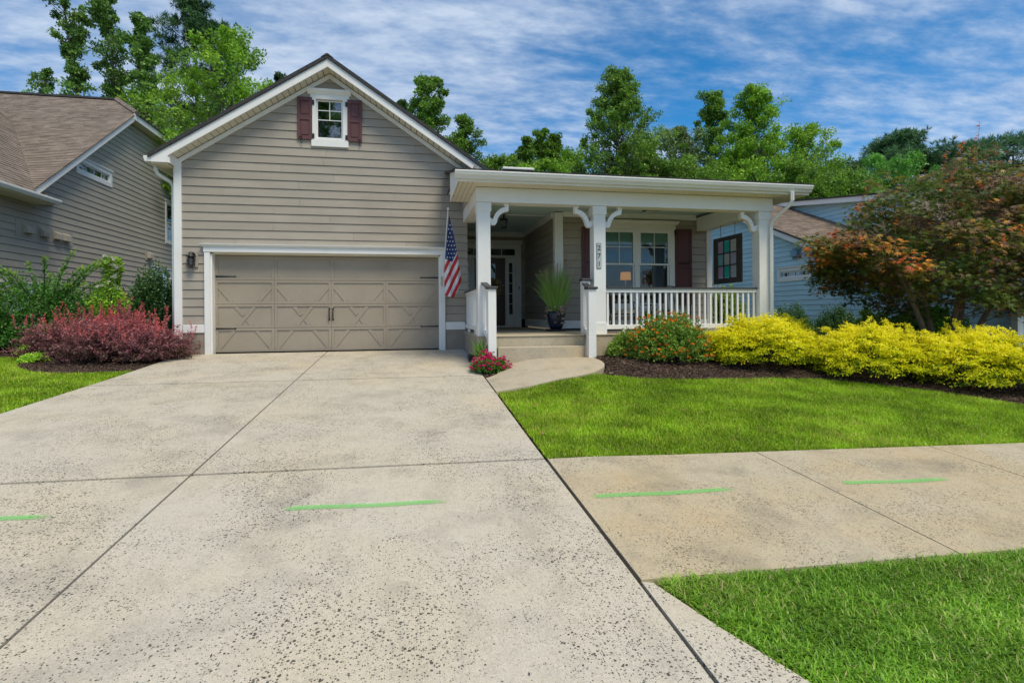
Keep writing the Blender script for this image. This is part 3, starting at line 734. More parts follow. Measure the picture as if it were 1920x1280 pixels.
# railings
def railing(x0, y0, x1, y1, n, zt0, zt1, zb0_, zb1_, cap=True, zc=None):
    d = Vector((x1 - x0, y1 - y0, 0)); L = d.length; d /= L; q = Vector((-d.y, d.x, 0))
    def beam(a, b, w, z0a, z1a, z0b, z1b):
        A, B = Vector((x0, y0, 0)) + d * a, Vector((x0, y0, 0)) + d * b
        return [A - q * w + Vector((0, 0, z0a)), B - q * w + Vector((0, 0, z0b)), B + q * w + Vector((0, 0, z0b)), A + q * w + Vector((0, 0, z0a))], [A - q * w + Vector((0, 0, z1a)), B - q * w + Vector((0, 0, z1b)), B + q * w + Vector((0, 0, z1b)), A + q * w + Vector((0, 0, z1a))]
    r = MB().hexa(*beam(0, L, .035, zt0 - .105, zt0 - .03, zt1 - .105, zt1 - .03)).build('porch_railing', WH, house, .004)
    MB().hexa(*beam(0, L, .065, zt0 - .03, zt0, zt1 - .03, zt1)).build('rail_cap', M['cap'], r, .006)
    MB().hexa(*beam(0, L, .035, zb0_, zb0_ + .09, zb1_, zb1_ + .09)).build('bottom_rail', WH, r, .004)
    for i in range(n):
        t = (i + .5) / n; A = Vector((x0, y0, 0)) + d * L * t; zl = zb0_ + (zb1_ - zb0_) * t + .08; zh = zt0 + (zt1 - zt0) * t - .10
        MB().box(A.x - .02, A.x + .02, A.y - .02, A.y + .02, zl, zh).build('baluster', WH, r)
    for t in ((.12, .37, .62, .87) if L > 2.5 else (.25, .8) if cap else ()):
        A = Vector((x0, y0, 0)) + d * L * t
        bx('rail_foot', r, WH, A.x - .025, A.x + .025, A.y - .025, A.y + .025, PF + .001, zb0_)
    return r
railing(3.94, 10.33, 7.40, 10.33, 27, 1.345, 1.345, .49, .49)
railing(1.37, 10.47, 1.37, 12.59, 17, 1.345, 1.345, .49, .49)
def newel(x, y, z0, z1, w=.15):
    p = bx('newel_post', house, WH, x - w / 2, x + w / 2, y - w / 2, y + w / 2, z0, z1 - .06, .005)
    bx('post_cap', p, M['cap'], x - w / 2 - .03, x + w / 2 + .03, y - w / 2 - .03, y + w / 2 + .03, z1 - .06, z1 - .012, .012)
newel(3.43, 9.70, -.06, 1.335); newel(1.51, 9.70, -.2, 1.335); newel(3.52, 10.30, PF, 1.53, .155)
railing(3.44, 9.78, 3.49, 10.22, 3, 1.30, 1.43, .30, .47, cap=False)
railing(1.50, 9.78, 1.44, 10.19, 3, 1.30, 1.43, .30, .47, cap=False)

# porch window: twin double-hung
fp = Frame((0, 12.72, 0), (1, 0, 0), (0, -1, 0))
pw = fp.obj('porch_window', house, WH, (4.72, 4.83, -.03, .035, 1.02, 2.94), (5.665, 5.785, -.03, .034, 1.02, 2.94), (6.62, 6.76, -.03, .035, 1.02, 2.94), (4.83, 5.665, -.03, .033, 2.90, 2.94), (5.785, 6.62, -.03, .033, 2.90, 2.94), bevel=.003)
fp.obj('window_head', pw, WH, (4.70, 6.78, -.02, .05, 2.942, 3.075), bevel=.004)
MB().prism([(12.67, 3.077), (12.65, 3.10), (12.60, 3.125), (12.595, 3.158), (12.73, 3.158), (12.73, 3.077)], 'x', 4.63, 6.85).build('window_cap', WH, pw)
fp.obj('window_sill', pw, WH, (4.70, 6.78, -.03, .06, .93, 1.018), bevel=.004)
fp.obj('apron', pw, WH, (4.72, 6.76, -.02, .03, .74, .928))
for a, b in ((4.83, 5.665), (5.785, 6.62)):
    sash_unit(fp, pw, a, b, 2.03, 2.90, M['glass'], mull_u=((a + b) / 2,), mull_z=(2.49,), p=-.02)
    sash_unit(fp, pw, a, b, 1.02, 2.075, M['glass'], p=-.062, rail=.04)
for u0, u1, sg in ((4.25, 4.712, -1), (6.768, 7.232, 1)):
    s_ = shutter(house, fp, u0, u1, 1.02, 2.97, .02, [2.03])
    ub = u1 - .0 if sg < 0 else u0
    for z in (2.87, 1.15): fp.obj('hinge', s_, M['black'], (ub - .03, ub + .03, .056, .075, z - .06, z + .06))
    fp.obj('shutter_latch', s_, M['black'], (u0 + .09, u1 - .09, .056, .068, 2.07, 2.095))
# room behind the window
rm = bx('front_room', house, M['room'], 4.2, 7.6, 15.9, 16.0, .5, 3.1)
bx('room_floor', rm, M['room'], 4.2, 7.6, 12.85, 15.9, .45, .5); bx('room_side', rm, M['room'], 4.1, 4.2, 12.85, 16, .5, 3.1); bx('room_side', rm, M['room'], 7.6, 7.65, 12.85, 16, .5, 3.1); bx('room_ceiling', rm, M['room'], 4.1, 7.65, 12.85, 16, 3.1, 3.15)
for a, b in ((4.86, 5.64), (5.81, 6.60)):
    bl = bx('window_blind', house, M['blind'], a, b, 12.80, 12.815, 2.60, 2.93)
    for i in range(9): bx('blind_slat', bl, M['blind'], a, b, 12.79, 12.80, 2.615 + i * .035, 2.64 + i * .035)
    bx('bottom_bar', bl, WH, a, b, 12.785, 12.82, 2.57, 2.60)
mb = MB(); pts = []
for i in range(25):
    u = 6.20 + i * .0168; pts.append((u, 12.88 + .025 * math.sin(i * 1.6)))
for i in range(24): mb.add([(pts[i][0], pts[i][1], .6), (pts[i + 1][0], pts[i + 1][1], .6), (pts[i + 1][0], pts[i + 1][1], 2.85), (pts[i][0], pts[i][1], 2.85)], [(0, 1, 2, 3)])
mb.build('window_curtain', M['curtain'], house, smooth=True)

# entry door with sidelights and transom
fd_ = Frame((0, 16.25, 0), (1, 0, 0), (0, -1, 0))
en = fd_.obj('entry_frame', house, WH, (1.44, 1.56, -.05, .05, PF, 2.96), (3.28, 3.46, -.05, .05, PF, 2.96), (1.56, 3.28, -.05, .049, 2.82, 2.96), (1.56, 3.28, -.05, .045, 2.54, 2.62), (2.955, 2.985, -.05, .04, .45, 2.54), (1.93, 2.0, -.05, .04, .45, 2.54), bevel=.004)
fd_.obj('head_cap', en, WH, (1.40, 3.50, -.02, .075, 2.962, 3.08), bevel=.008)
fd_.obj('threshold', en, WH, (1.5, 3.40, -.03, .10, PF + .002, .45), bevel=.004)
for a, b in ((1.56, 1.99), (1.99, 2.42), (2.42, 2.85), (2.85, 3.28)):
    fd_.obj('transom_pane', en, M['glass'], (a + .012, b - .012, .0, .006, 2.62, 2.82)); fd_.obj('muntin', en, WH, (b - .012, b + .012, -.01, .025, 2.62, 2.82))
for a, b in ((1.57, 1.925), (2.99, 3.275)):
    sl = fd_.obj('sidelight', house, WH, (a, a + .085, -.03, .02, .455, 2.535), (b - .085, b, -.03, .02, .455, 2.535), (a + .085, b - .085, -.03, .02, .455, .80), (a + .085, b - .085, -.03, .02, 2.40, 2.535))
    for k in range(5):
        z0_, z1_ = .80 + k * .32, .80 + (k + 1) * .32
        fd_.obj('pane', sl, M['glass'], (a + .08, b - .08, -.01, -.004, z0_ + .008, z1_ - .008)); fd_.obj('muntin', sl, WH, (a + .085, b - .085, -.015, .012, z1_ - .01, z1_ + .01))
fdr = fd_.obj('front_door', house, M['doorwood'], (2.0, 2.32, -.05, -.01, .455, 2.535), (2.66, 2.95, -.05, -.01, .455, 2.535), (2.32, 2.66, -.05, -.01, .455, 1.86), (2.32, 2.66, -.05, -.01, 2.36, 2.535))
fd_.obj('door_light', fdr, M['glass'], (2.31, 2.67, -.035, -.029, 1.85, 2.37)); fd_.obj('door_muntin', fdr, M['black'], (2.48, 2.50, -.04, -.005, 1.86, 2.36))
for a, b in ((2.12, 2.44), (2.54, 2.86)): fd_.obj('door_panel', fdr, M['doorwood'], (a, b, -.0099, -.002, .62, 1.7), bevel=.006)
MB().tube([fd_.pt(2.88, 0, 1.62), fd_.pt(2.88, .05, 1.58), fd_.pt(2.88, .055, 1.36), fd_.pt(2.88, 0, 1.30)], .014, 8).lathe(fd_.pt(2.88, .01, 1.68), [(.03, -.03), (.034, 0), (.03, .03)], 10).build('door_handle', M['nickel'], fdr)
fd_.obj('doorbell', house, M['black'], (3.37, 3.40, .051, .062, 1.58, 1.66))
bx('hall', house, M['room'], 1.3, 3.7, 18.4, 18.45, .3, 3.3); bx('hall_side', house, M['room'], 3.66, 3.7, 16.36, 18.4, .3, 3.3); bx('hall_side', house, M['room'], 1.3, 1.34, 16.36, 18.4, .3, 3.3); bx('hall_ceiling', house, M['room'], 1.3, 3.7, 16.36, 18.4, 3.1, 3.2)
bx('house_back', house, BR, -4.9, 7.8, 21.5, 21.6, -.3, 4.5)
# ================================================================== neighbour on the left
nl = thing('neighbour_house', 'tall dark taupe neighbouring house with a brown shingle roof at the left edge', 'house', (-12, 20, 0))
NX = -10.0
M['shingle_b'] = mat('brown_shingles', (.235, .190, .158), .92, .25, 2.6, (1, 1, 1), bump=.6, bscale=120, dirt=((.13, .105, .09), 7, .6))
def left_ext(z):     # interval in y
    if z > 8.02: return None
    y0 = 12.2 if z < 4.15 else 16.3 + (z - 4.15) / .733
    return (y0, 30.0)
LH = [(18.74, 20.56, 5.33, 5.69), (24.88, 26.0, 3.98, 5.6), (23.55, 25.2, 1.2, 2.70), (15.6, 16.9, .8, 1.62)]
wall_boards(nl, (NX, 0, 0), (0, 1, 0), (1, 0, 0), .62, 40, EX, left_ext, LH, M['taupe_n'], seed=21)
bx('foundation', nl, M['stucco'], NX - .2, NX - .02, 12.2, 30, -.4, .45)
bx('skirt_board', nl, WH, NX - .06, NX + .035, 12.2, 30, .45, .62)
fl = Frame((NX, 0, 0), (0, 1, 0), (1, 0, 0))
def trim_window(parent, fr, u0, u1, z0, z1, nm, t=.10, mull_u=(), mull_z=(), meet=None, room=True, blind=None):
    """outer trim size; returns window"""
    w = fr.obj(nm, parent, WH, (u0, u0 + t, -.06, .04, z0, z1), (u1 - t, u1, -.06, .04, z0, z1), (u0 + t, u1 - t, -.06, .039, z1 - t, z1), (u0 + t, u1 - t, -.06, .039, z0, z0 + t * 1.1), bevel=.003)
    fr.obj('window_cap', w, WH, (u0 - .04, u1 + .04, -.02, .07, z1, z1 + .045))
    if meet:
        sash_unit(fr, w, u0 + t, u1 - t, meet - .03, z1 - t, M['glass'], mull_u=mull_u, mull_z=mull_z, p=-.04); sash_unit(fr, w, u0 + t, u1 - t, z0 + t * 1.1, meet, M['glass'], p=-.085)
    else: sash_unit(fr, w, u0 + t, u1 - t, z0 + t * 1.1, z1 - t, M['glass'], mull_u=mull_u, mull_z=mull_z, p=-.04)
    if blind: fr.obj('window_blind', w, M['blind'], (u0 + t, u1 - t, -.16, -.15, blind, z1 - t))
    fr.obj('dark_interior', w, M['room'], (u0 + .02, u1 - .02, -.30, -.28, z0, z1 - .02))
    return w
trim_window(nl, fl, 18.64, 20.66, 5.24, 5.77, 'window', .13, mull_u=(19.21, 19.65, 20.09))
trim_window(nl, fl, 24.78, 26.1, 3.88, 5.68, 'window', .12, meet=4.8, blind=4.0)
trim_window(nl, fl, 23.45, 25.3, 1.1, 2.78, 'window', .12, mull_u=(24.37,), mull_z=(2.2,))
trim_window(nl, fl, 15.5, 17.0, .72, 1.70, 'window', .12, meet=1.2)
fl.obj('vent_backing', nl, M['taupe_n'], (16.05, 18.45, -.01, .022, 2.93, 3.37))
for y in (16.45, 17.10, 17.66, 18.05):
    v = fl.obj('wall_vent', nl, M['taupe_n'], (y - .20, y + .20, .022, .035, 2.98, 3.31), bevel=.003)
    MB().prism([(NX + .035, 3.28), (NX + .13, 3.22), (NX + .14, 3.05), (NX + .035, 3.05)], 'y', y - .15, y + .15).build('vent_hood', M['taupe_n'], v, .006)
v = fl.obj('wall_vent', nl, M['taupe_n'], (23.0, 23.5, .02, .04, 3.0, 3.35)); MB().prism([(NX + .04, 3.32), (NX + .16, 3.26), (NX + .17, 3.08), (NX + .04, 3.08)], 'y', 23.1, 23.4).build('vent_hood', M['taupe_n'], v, .006)
fl.obj('electric_meter_box', nl, mat('beige_box', (.48, .46, .38), .5), (18.75, 19.35, .02, .20, .95, 1.50), bevel=.02)
# rake, eave and shingle roof
def rz(y): return 8.12 + (y - 21.6) * .733
MB().prism([(16.1, rz(16.1) - .22), (16.1, rz(16.1)), (21.62, rz(21.62)), (21.62, rz(21.62) - .22)], 'x', NX + .30, NX + .33).build('rake_board', WH, nl, .004)
MB().prism([(16.1, rz(16.1) - .13), (16.1, rz(16.1) - .10), (21.62, rz(21.62) - .10), (21.62, rz(21.62) - .13)], 'x', NX - .05, NX + .30).build('rake_soffit', M['soffit'], nl)
bx('eave_fascia', nl, WH, NX + .33, NX + .36, 21.5, 32, 7.92, 8.13); bx('eave_soffit', nl, M['soffit'], NX - .05, NX + .33, 21.6, 32, 7.93, 7.96)
bx('shingle_edge', nl, M['shingle_dark'], NX + .325, NX + .40, 21.6, 32, 8.13, 8.17)
def shingles(name, parent, m, orig, U, S, ulen, slen, ext=None, ex_=.125, tabw=.24, th=.007, seed=1):
    """overlapping courses of tabs on a plane: U along the eave, S up the slope; joined, kind=stuff"""
    O, U, S = Vector(orig), Vector(U).normalized(), Vector(S).normalized(); N = U.cross(S).normalized()
    if N.z < 0: N = -N
    rr = random.Random(seed); mb = MB(); nrow = int(slen / ex_)
    mb.add([O, O + U * ulen, O + U * ulen + S * slen, O + S * slen], [(0, 1, 2, 3)]) if ext is None else None
    for k in range(nrow):
        s0, s1 = k * ex_, (k + 1) * ex_ + .02
        a, b = (0, ulen) if ext is None else ext(k * ex_)
        u = a - rr.uniform(0, tabw)
        while u < b:
            w = tabw * rr.uniform(.6, 1.5); u0, u1 = max(u, a), min(u + w - .004, b); u += w
            if u1 - u0 < .02: continue
            t = th * rr.uniform(.7, 2.2)
            p = [O + U * u0 + S * s0 + N * (t + .008), O + U * u1 + S * s0 + N * (t + .008), O + U * u1 + S * s1 + N * .004, O + U * u0 + S * s1 + N * .004]
            q = [O + U * u0 + S * s0, O + U * u1 + S * s0]
            mb.add(p + q, [(0, 1, 2, 3), (4, 5, 1, 0)])
    o = mb.build(name, m, parent); o['kind'] = 'stuff'; return o
sl = Vector((0, 1, .733)).normalized()
hipu = 1.25; RZ = rz(21.6 + hipu)
ns = (21.6 + hipu - 16.02) / sl.y
shingles('roof_shingles', nl, M['shingle_b'], (-30, 16.02, rz(16.02) + .02), (1, 0, 0), sl, 20.4, ns, ext=lambda s: (0, min(20.42, 20.36 - max(0, (16.02 + s * sl.y) - 21.55))), seed=4)
mb = MB()     # roof body: front slope, hip end, back
A = [(-30, 16.02, rz(16.02)), (NX + .36, 16.02, rz(16.02)), (NX + .36, 21.6, rz(21.6)), (NX + .36 - hipu, 21.6 + hipu, RZ), (-30, 21.6 + hipu, RZ), (NX + .36, 32, 8.12), (NX + .36 - hipu, 32, RZ), (-30, 32, RZ)]
mb.add(A, [(0, 1, 2, 3, 4), (2, 5, 6, 3), (4, 3, 6, 7)]); mb.build('roof', M['shingle_b'], nl)
shingles('roof_shingles', nl, M['shingle_b'], (NX + .38, 21.6, 8.14), (0, 1, 0), (-1, 0, (RZ - 8.12) / hipu), 10.4, math.hypot(hipu, RZ - 8.12), ext=lambda s: (s * .8, 10.4), seed=5)
MB().prism([(-30, RZ), (-30, RZ + .07), (NX - .9, RZ + .07), (NX - .9, RZ)], 'y', 22.75, 23.0).build('ridge_vent', M['shingle_dark'], nl)
for i in range(7):
    t0, t1 = i / 7, (i + 1) / 7
    a = Vector((NX + .40 - hipu * t0, 21.58 + hipu * t0, 8.14 + (RZ - 8.12) * t0)); b = Vector((NX + .40 - hipu * t1, 21.58 + hipu * t1, 8.14 + (RZ - 8.12) * t1))
    MB().tube([a + Vector((0, 0, .03)), b + Vector((0, 0, .015))], .09, 6).build('hip_cap', M['shingle_b'], nl)
# lower side roof with its gutter
MB().add([(-9.5, 12.0, 4.02), (-9.5, 16.0, 4.02), (-13.1, 20.86, 7.58), (-13.1, 12.0, 7.58)], [(0, 1, 2, 3)]).build('lower_roof', M['shingle_b'], nl)
shingles('roof_shingles', nl, M['shingle_b'], (-9.5, 12.0, 4.04), (0, 1, 0), (-.711, 0, .703), 4.75, 5.0, ext=lambda s: (0, 9.6 + (4.04 + .703 * s - 8.12) / .733 + .03), seed=6)
MB().prism([(-9.50, 4.03), (-9.36, 4.03), (-9.36, 3.98), (-9.40, 3.90), (-9.50, 3.90)], 'y', 12.0, 16.85).build('gutter', M['gutter'], nl, .006)
bx('eave_soffit', nl, M['soffit'], NX, -9.50, 12.0, 16.75, 3.88, 3.91)
MB().prism([(-10.0, 4.02), (-9.52, 4.02), (-10.0, 4.45)], 'y', 16.74, 16.76).build('roof_return', M['shingle_b'], nl)
MB().add([(-9.5, 16.75, 4.02), (-10, 16.75, 4.45), (-10, 17.6, 4.02)], [(0, 2, 1)]).build('roof_hip', M['shingle_b'], nl)

# ================================================================== neighbour on the right
nr = thing('blue_house', 'light blue lap-sided house behind the porch and the maple on the right', 'house', (15, 14, 0))
BX = 13.5
M['shingle_t'] = mat('tan_shingles', (.26, .20, .155), .92, .3, 3, bump=.6, bscale=120, dirt=((.13, .10, .08), 7, .6))
def lz(y): return 4.67 - .415 * (19.4 - y)
def blue_ext(z):
    if z < 2.68: return (9.72, 30)
    if z > 6.0: return None
    return (19.4 - (4.67 - z - .12) / .415, 30)
wall_boards(nr, (BX, 0, 0), (0, 1, 0), (-1, 0, 0), .33, 34, .178, blue_ext, [(15.95, 17.42, 2.02, 2.29), (21.2, 23.0, .9, 2.1)], M['blue'], seed=31)
bx('foundation', nr, M['stucco'], BX + .02, BX + .2, 9.7, 30, -.6, .12)
bx('skirt_board', nr, WH, BX - .035, BX + .1, 9.7, 30, .12, .33)
bx('corner_board', nr, WH, BX - .04, BX + .1, 9.60, 9.74, .12, 2.7)
bx('front_wall', nr, M['blue'], BX, 22, 9.66, 9.72, -.3, 2.7)
fb = Frame((BX, 0, 0), (0, 1, 0), (-1, 0, 0))
trim_window(nr, fb, 15.82, 17.56, 1.91, 2.40, 'window', .13, mull_u=(16.32, 16.69, 17.06))
trim_window(nr, fb, 21.1, 23.1, .8, 2.2, 'window', .12, meet=1.5, mull_u=(22.1,))
v = fb.obj('wall_vent', nr, M['blue_d'], (16.35, 16.78, .01, .03, 2.68, 3.06)); MB().prism([(BX - .03, 3.03), (BX - .15, 2.96), (BX - .16, 2.76), (BX - .03, 2.76)], 'y', 16.41, 16.72).build('vent_hood', M['blue_d'], v, .006)
MB().prism([(14.3, lz(14.3) - .20), (14.3, lz(14.3)), (23.0, lz(23)), (23.0, lz(23) - .20)], 'x', BX - .30, BX - .27).build('rake_board', WH, nr, .003)
MB().prism([(14.3, lz(14.3) - .12), (14.3, lz(14.3) - .09), (23.0, lz(23) - .09), (23.0, lz(23) - .12)], 'x', BX - .27, BX + .05).build('rake_soffit', M['soffit'], nr)
MB().prism([(14.25, lz(14.25) + .0), (14.25, lz(14.25) + .05), (23.0, lz(23) + .05), (23.0, lz(23))], 'x', BX - .33, 24).build('roof', M['shingle_dark'], nr)
s2 = Vector((0, 1, .415)).normalized()
shingles('roof_shingles', nr, M['shingle_t'], (BX - .30, 14.25, lz(14.25) + .052), (1, 0, 0), s2, 5.5, 9.4, seed=8)
MB().prism([(23.0, lz(23)), (23.0, lz(23) + .05), (31.7, lz(14.3) + .05), (31.7, lz(14.3))], 'x', BX - .33, 24).build('roof', M['shingle_dark'], nr)
def uz(y): return 5.92 - .148 * (22.4 - y)
wall_boards(nr, (17.0, 0, 0), (0, 1, 0), (-1, 0, 0), 3.3, 15, .178, lambda z: None if z > 5.8 else (max(13.5, 22.4 - (5.86 - z) / .148) if z > 4.6 else 13.5, 19.4 - (4.67 - z) / .415 + .1), (), M['blue'], seed=32, joints=False)
MB().prism([(13.2, uz(13.2) - .20), (13.2, uz(13.2)), (22.6, uz(22.6)), (22.6, uz(22.6) - .2)], 'x', 16.70, 16.73).build('rake_board', WH, nr, .003)
MB().prism([(13.2, uz(13.2) - .10), (13.2, uz(13.2) - .07), (22.6, uz(22.6) - .07), (22.6, uz(22.6) - .1)], 'x', 16.73, 17.05).build('rake_soffit', M['soffit'], nr)
MB().prism([(13.1, uz(13.1) + .0), (13.1, uz(13.1) + .06), (22.6, uz(22.6) + .06), (22.6, uz(22.6))], 'x', 16.66, 24).build('roof', M['shingle_dark'], nr)
# front wing, gable towards the street
mb = MB(); mb.add([(13.1, 9.3, 2.68), (13.1, 14.4, 2.68), (17.0, 14.4, 4.86), (17.0, 9.3, 4.86), (20.9, 9.3, 2.68), (20.9, 14.4, 2.68)], [(0, 1, 2, 3), (3, 2, 5, 4)]); mb.build('roof', M['shingle_t'], nr)
shingles('roof_shingles', nr, M['shingle_t'], (13.08, 9.3, 2.69), (0, 1, 0), (3.9, 0, 2.18), 5.1, 4.45, seed=9)
bx('ridge_vent', nr, M['shingle_dark'], 16.85, 17.15, 9.4, 13.8, 4.86, 4.93)
MB().prism([(13.3, 2.68), (20.7, 2.68), (17.0, 4.80)], 'y', 9.66, 9.72).build('front_gable', M['blue'], nr)
bx('gutter', nr, M['gutter'], 13.0, 13.1, 9.3, 14.3, 2.60, 2.70); bx('eave_soffit', nr, M['soffit'], 13.1, BX, 9.3, 14.3, 2.62, 2.65)

# ================================================================== things on the house
# wall lantern
t = thing('wall_lantern', 'black caged wall lantern on the siding left of the garage door', 'lantern', (-4.56, 12.5, 2.0))
bx('mounting_block', t, BR, -4.66, -4.44, 12.575, 12.60, 1.87, 2.21, .004)
MB().lathe((-4.55, 12.50, 0), [(.02, 2.08), (.10, 2.085), (.10, 2.10), (.045, 2.13), (.04, 2.17), (.02, 2.19)], 14).tube([(-4.50, 12.575, 2.12), (-4.50, 12.53, 2.16), (-4.54, 12.50, 2.17)], .02, 8).build('lantern_cap', M['black'], t, smooth=True)
mb = MB()
for k in range(8):
    a = k * math.pi / 4
    f = lambda r, z: (-4.55 + r * math.cos(a), 12.50 + r * math.sin(a), z)
    mb.tube([f(.055, 2.085), f(.075, 2.0), f(.078, 1.90), f(.05, 1.85)], .005, 5)
for z, r in ((1.85, .05), (1.92, .079), (2.0, .077)):
    mb.tube([(-4.55 + r * math.cos(q * math.pi / 8), 12.50 + r * math.sin(q * math.pi / 8), z) for q in range(17)], .005, 5, cap=False)
mb.build('cage', M['black'], t)
M['jar'] = glass_mat('lantern_glass', (.85, .88, .88))
MB().lathe((-4.55, 12.50, 0), [(.03, 1.88), (.058, 1.92), (.06, 2.02), (.045, 2.085)], 14).build('glass_jar', M['jar'], t, smooth=True)
# pendant in the entry and flush light over the window
t = thing('porch_lantern', 'black lantern with clear glass hanging under the entry ceiling', 'lantern', (2.40, 13.3, 3.0))
MB().lathe((2.40, 13.3, 0), [(.10, 3.20), (.10, 3.225), (.03, 3.24), (.02, 3.32), (.05, 3.334)], 14).build('lantern_cap', M['black'], t)
mb = MB()
for k in range(6):
    a = k * math.pi / 3; mb.tube([(2.40 + .095 * math.cos(a), 13.3 + .095 * math.sin(a), 3.20), (2.40 + .07 * math.cos(a), 13.3 + .07 * math.sin(a), 3.0)], .007, 5)
mb.lathe((2.40, 13.3, 0), [(.06, 2.985), (.075, 2.99), (.075, 3.005), (.06, 3.01)], 14).build('cage', M['black'], t)
MB().lathe((2.40, 13.3, 0), [(.055, 3.01), (.075, 3.19)], 12).build('glass_jar', M['jar'], t)
t = thing('ceiling_light', 'dark flush light on the porch ceiling in front of the window', 'light', (5.88, 12.2, 3.33))
MB().prism([(5.70, 12.08), (6.06, 12.08), (6.06, 12.32), (5.70, 12.32)], 'z', 3.305, 3.334).build('light_frame', M['black'], t)
bx('diffuser', t, mat('frosted_glass', (.6, .6, .55), .4), 5.73, 6.03, 12.11, 12.29, 3.285, 3.3045)
# house number
t = thing('house_number_plaque', 'slim grey vertical plaque reading 271 on the middle porch column', 'sign', (3.775, 10.19, 1.98))
bx('plaque', t, M['black'], 3.728, 3.826, 10.188, 10.199, 1.715, 2.225, .004)
bx('plaque_face', t, mat('grey_plaque', (.50, .54, .56), .5, .05), 3.737, 3.817, 10.183, 10.1875, 1.725, 2.215)
for ch, z in (('2', 2.085), ('7', 1.925), ('1', 1.765)):
    cu = bpy.data.curves.new('digit', 'FONT'); cu.body = ch; cu.size = .135; cu.extrude = .003; cu.offset = .0; cu.align_x = 'CENTER'
    tmp = bpy.data.objects.new('digit_outline', cu); COL.objects.link(tmp); bpy.context.view_layer.update()
    me = bpy.data.meshes.new_from_object(tmp.evaluated_get(bpy.context.evaluated_depsgraph_get())); bpy.data.objects.remove(tmp); me.name = 'digit'; me.materials.clear(); me.materials.append(M['black'])
    for v in me.vertices: v.co = (v.co.x, -v.co.z, v.co.y)
    link('digit', me, t, (3.777, 10.178, z))
# wreath
t = thing('door_wreath', 'round tan dried-flower wreath on the dark front door', 'wreath', (2.48, 16.15, 1.60))
n = 1500; a = rng.uniform(0, 2 * np.pi, n); rr_ = .27 + rng.normal(0, .035, n)
P = np.stack([2.48 + rr_ * np.cos(a), 16.15 - np.abs(rng.normal(0, .035, n)), 1.60 + rr_ * np.sin(a)], 1)
V, F, T = leaf_arrays(P, rng.normal(size=(n, 3)), rng.normal(size=(n, 3)), rng.uniform(.04, .08, n), rng.uniform(.02, .03, n), rng.random(n))
M['dried'] = leaf_mat('dried_stems', [(0, (.36, .23, .10)), (.6, (.62, .42, .20)), (1, (.75, .58, .33))], .15)
link('dried_leaves', np_mesh('dried_leaves', V, F, M['dried'], T), t)
MB().tube([(2.48 + .27 * math.cos(q * math.pi / 12), 16.17, 1.60 + .27 * math.sin(q * math.pi / 12)) for q in range(25)], .03, 6, cap=False).build('wreath_ring', M['bark'], t)
# lamp in the front room
t = thing('table_lamp', 'lit table lamp with an amber drum shade inside the porch window', 'lamp', (6.06, 14.6, 1.2))
me_, n_, l_, p_ = new_mat('lit_lampshade'); p_.inputs['Base Color'].default_value = (.6, .25, .04, 1); p_.inputs['Emission Color'].default_value = (1, .40, .06, 1); p_.inputs['Emission Strength'].default_value = .22
lx, ly = 6.22, 14.6
MB().lathe((lx, ly, 0), [(.155, 1.78), (.14, 2.0)], 20).build('lamp_shade', me_, t, smooth=True)
MB().lathe((lx, ly, 0), [(.10, 1.15), (.10, 1.18), (.03, 1.22), (.06, 1.4), (.02, 1.6), (.015, 1.78)], 12).build('lamp_base', M['brass'], t, smooth=True)
tb = thing('side_table', 'dark side table under the amber lamp inside the porch window', 'table', (lx, ly, .5))
bx('table_top', tb, M['doorwood'], lx - .3, lx + .3, ly - .25, ly + .25, 1.10, 1.15)
for dx in (-.26, .26):
    for dy in (-.2, .2): bx('leg', tb, M['doorwood'], lx + dx - .02, lx + dx + .02, ly + dy - .02, ly + dy + .02, .5, 1.10)
# key box on the garage trim
t = thing('keypad', 'small yellowed garage keypad on the right door trim', 'keypad', (.80, 12.55, 1.58))
bx('keypad_body', t, mat('yellowed_plastic', (.55, .48, .20), .5), .757, .785, 12.53, 12.554, 1.48, 1.70, .004)
# flag
t = thing('wall_flag', 'American flag hanging from a white pole beside the garage door', 'flag', (.82, 12.5, 1.77))
MB().tube([(.822, 12.55, 1.74), (.835, 12.25, 2.15), (.865, 11.60, 3.06)], .014, 8).lathe((.867, 11.57, 3.09), [(.0, -.03), (.025, -.015), (.03, .005), (.02, .025), (.0, .032)], 10).build('flag_pole', M['white'], t, smooth=True)
bx('pole_bracket', t, M['white'], .79, .85, 12.50, 12.543, 1.68, 1.86, .006)
bx('pole_cord', t, M['white'], .856, .862, 12.40, 12.41, 1.70, 2.0)
fl_m = [mat('flag_red', (.48, .018, .035), .7, .08), mat('flag_white', (.70, .70, .72), .7, .04), mat('flag_blue', (.022, .045, .16), .7, .1)]
# outline in the hanging plane (a = across, z = up), metres
Lc = [(2.965, .030), (2.80, .015), (2.55, -.015), (2.2, -.045), (1.8, -.068), (1.45, -.068), (1.24, -.055)]
Rc = [(2.965, .040), (2.80, .075), (2.55, .135), (2.2, .205), (1.8, .275), (1.60, .315), (1.45, .270), (1.18, .135)]
def ev(c, z):
    for (z1, a1), (z0, a0) in zip(c[:-1], c[1:]):
        if z >= z0: return a1 + (a0 - a1) * (z1 - z) / (z1 - z0)
    return c[-1][1]
NZ, NA = 150, 34; V = []; F = []; mi = []
def fold(a, z): return .035 * math.sin(a * 34 + z * 2.2) * min(1, (3.0 - z) * .8) + .012 * math.sin(z * 9)
for i in range(NZ + 1):
    for j in range(NA + 1):
        z = 2.965 - (2.965 - 1.18) * i / NZ; l, r = ev(Lc, z), ev(Rc, z)
        if z < 1.24: l = ev([(1.24, -.055), (1.18, .125)], z)
        a = l + (max(r, l + .002) - l) * j / NA; V.append((.865 + a, 11.72 + fold(a, z) + .10 * (3 - z), z))
dn = (.907, .42); cz = 1.18; ca = .135
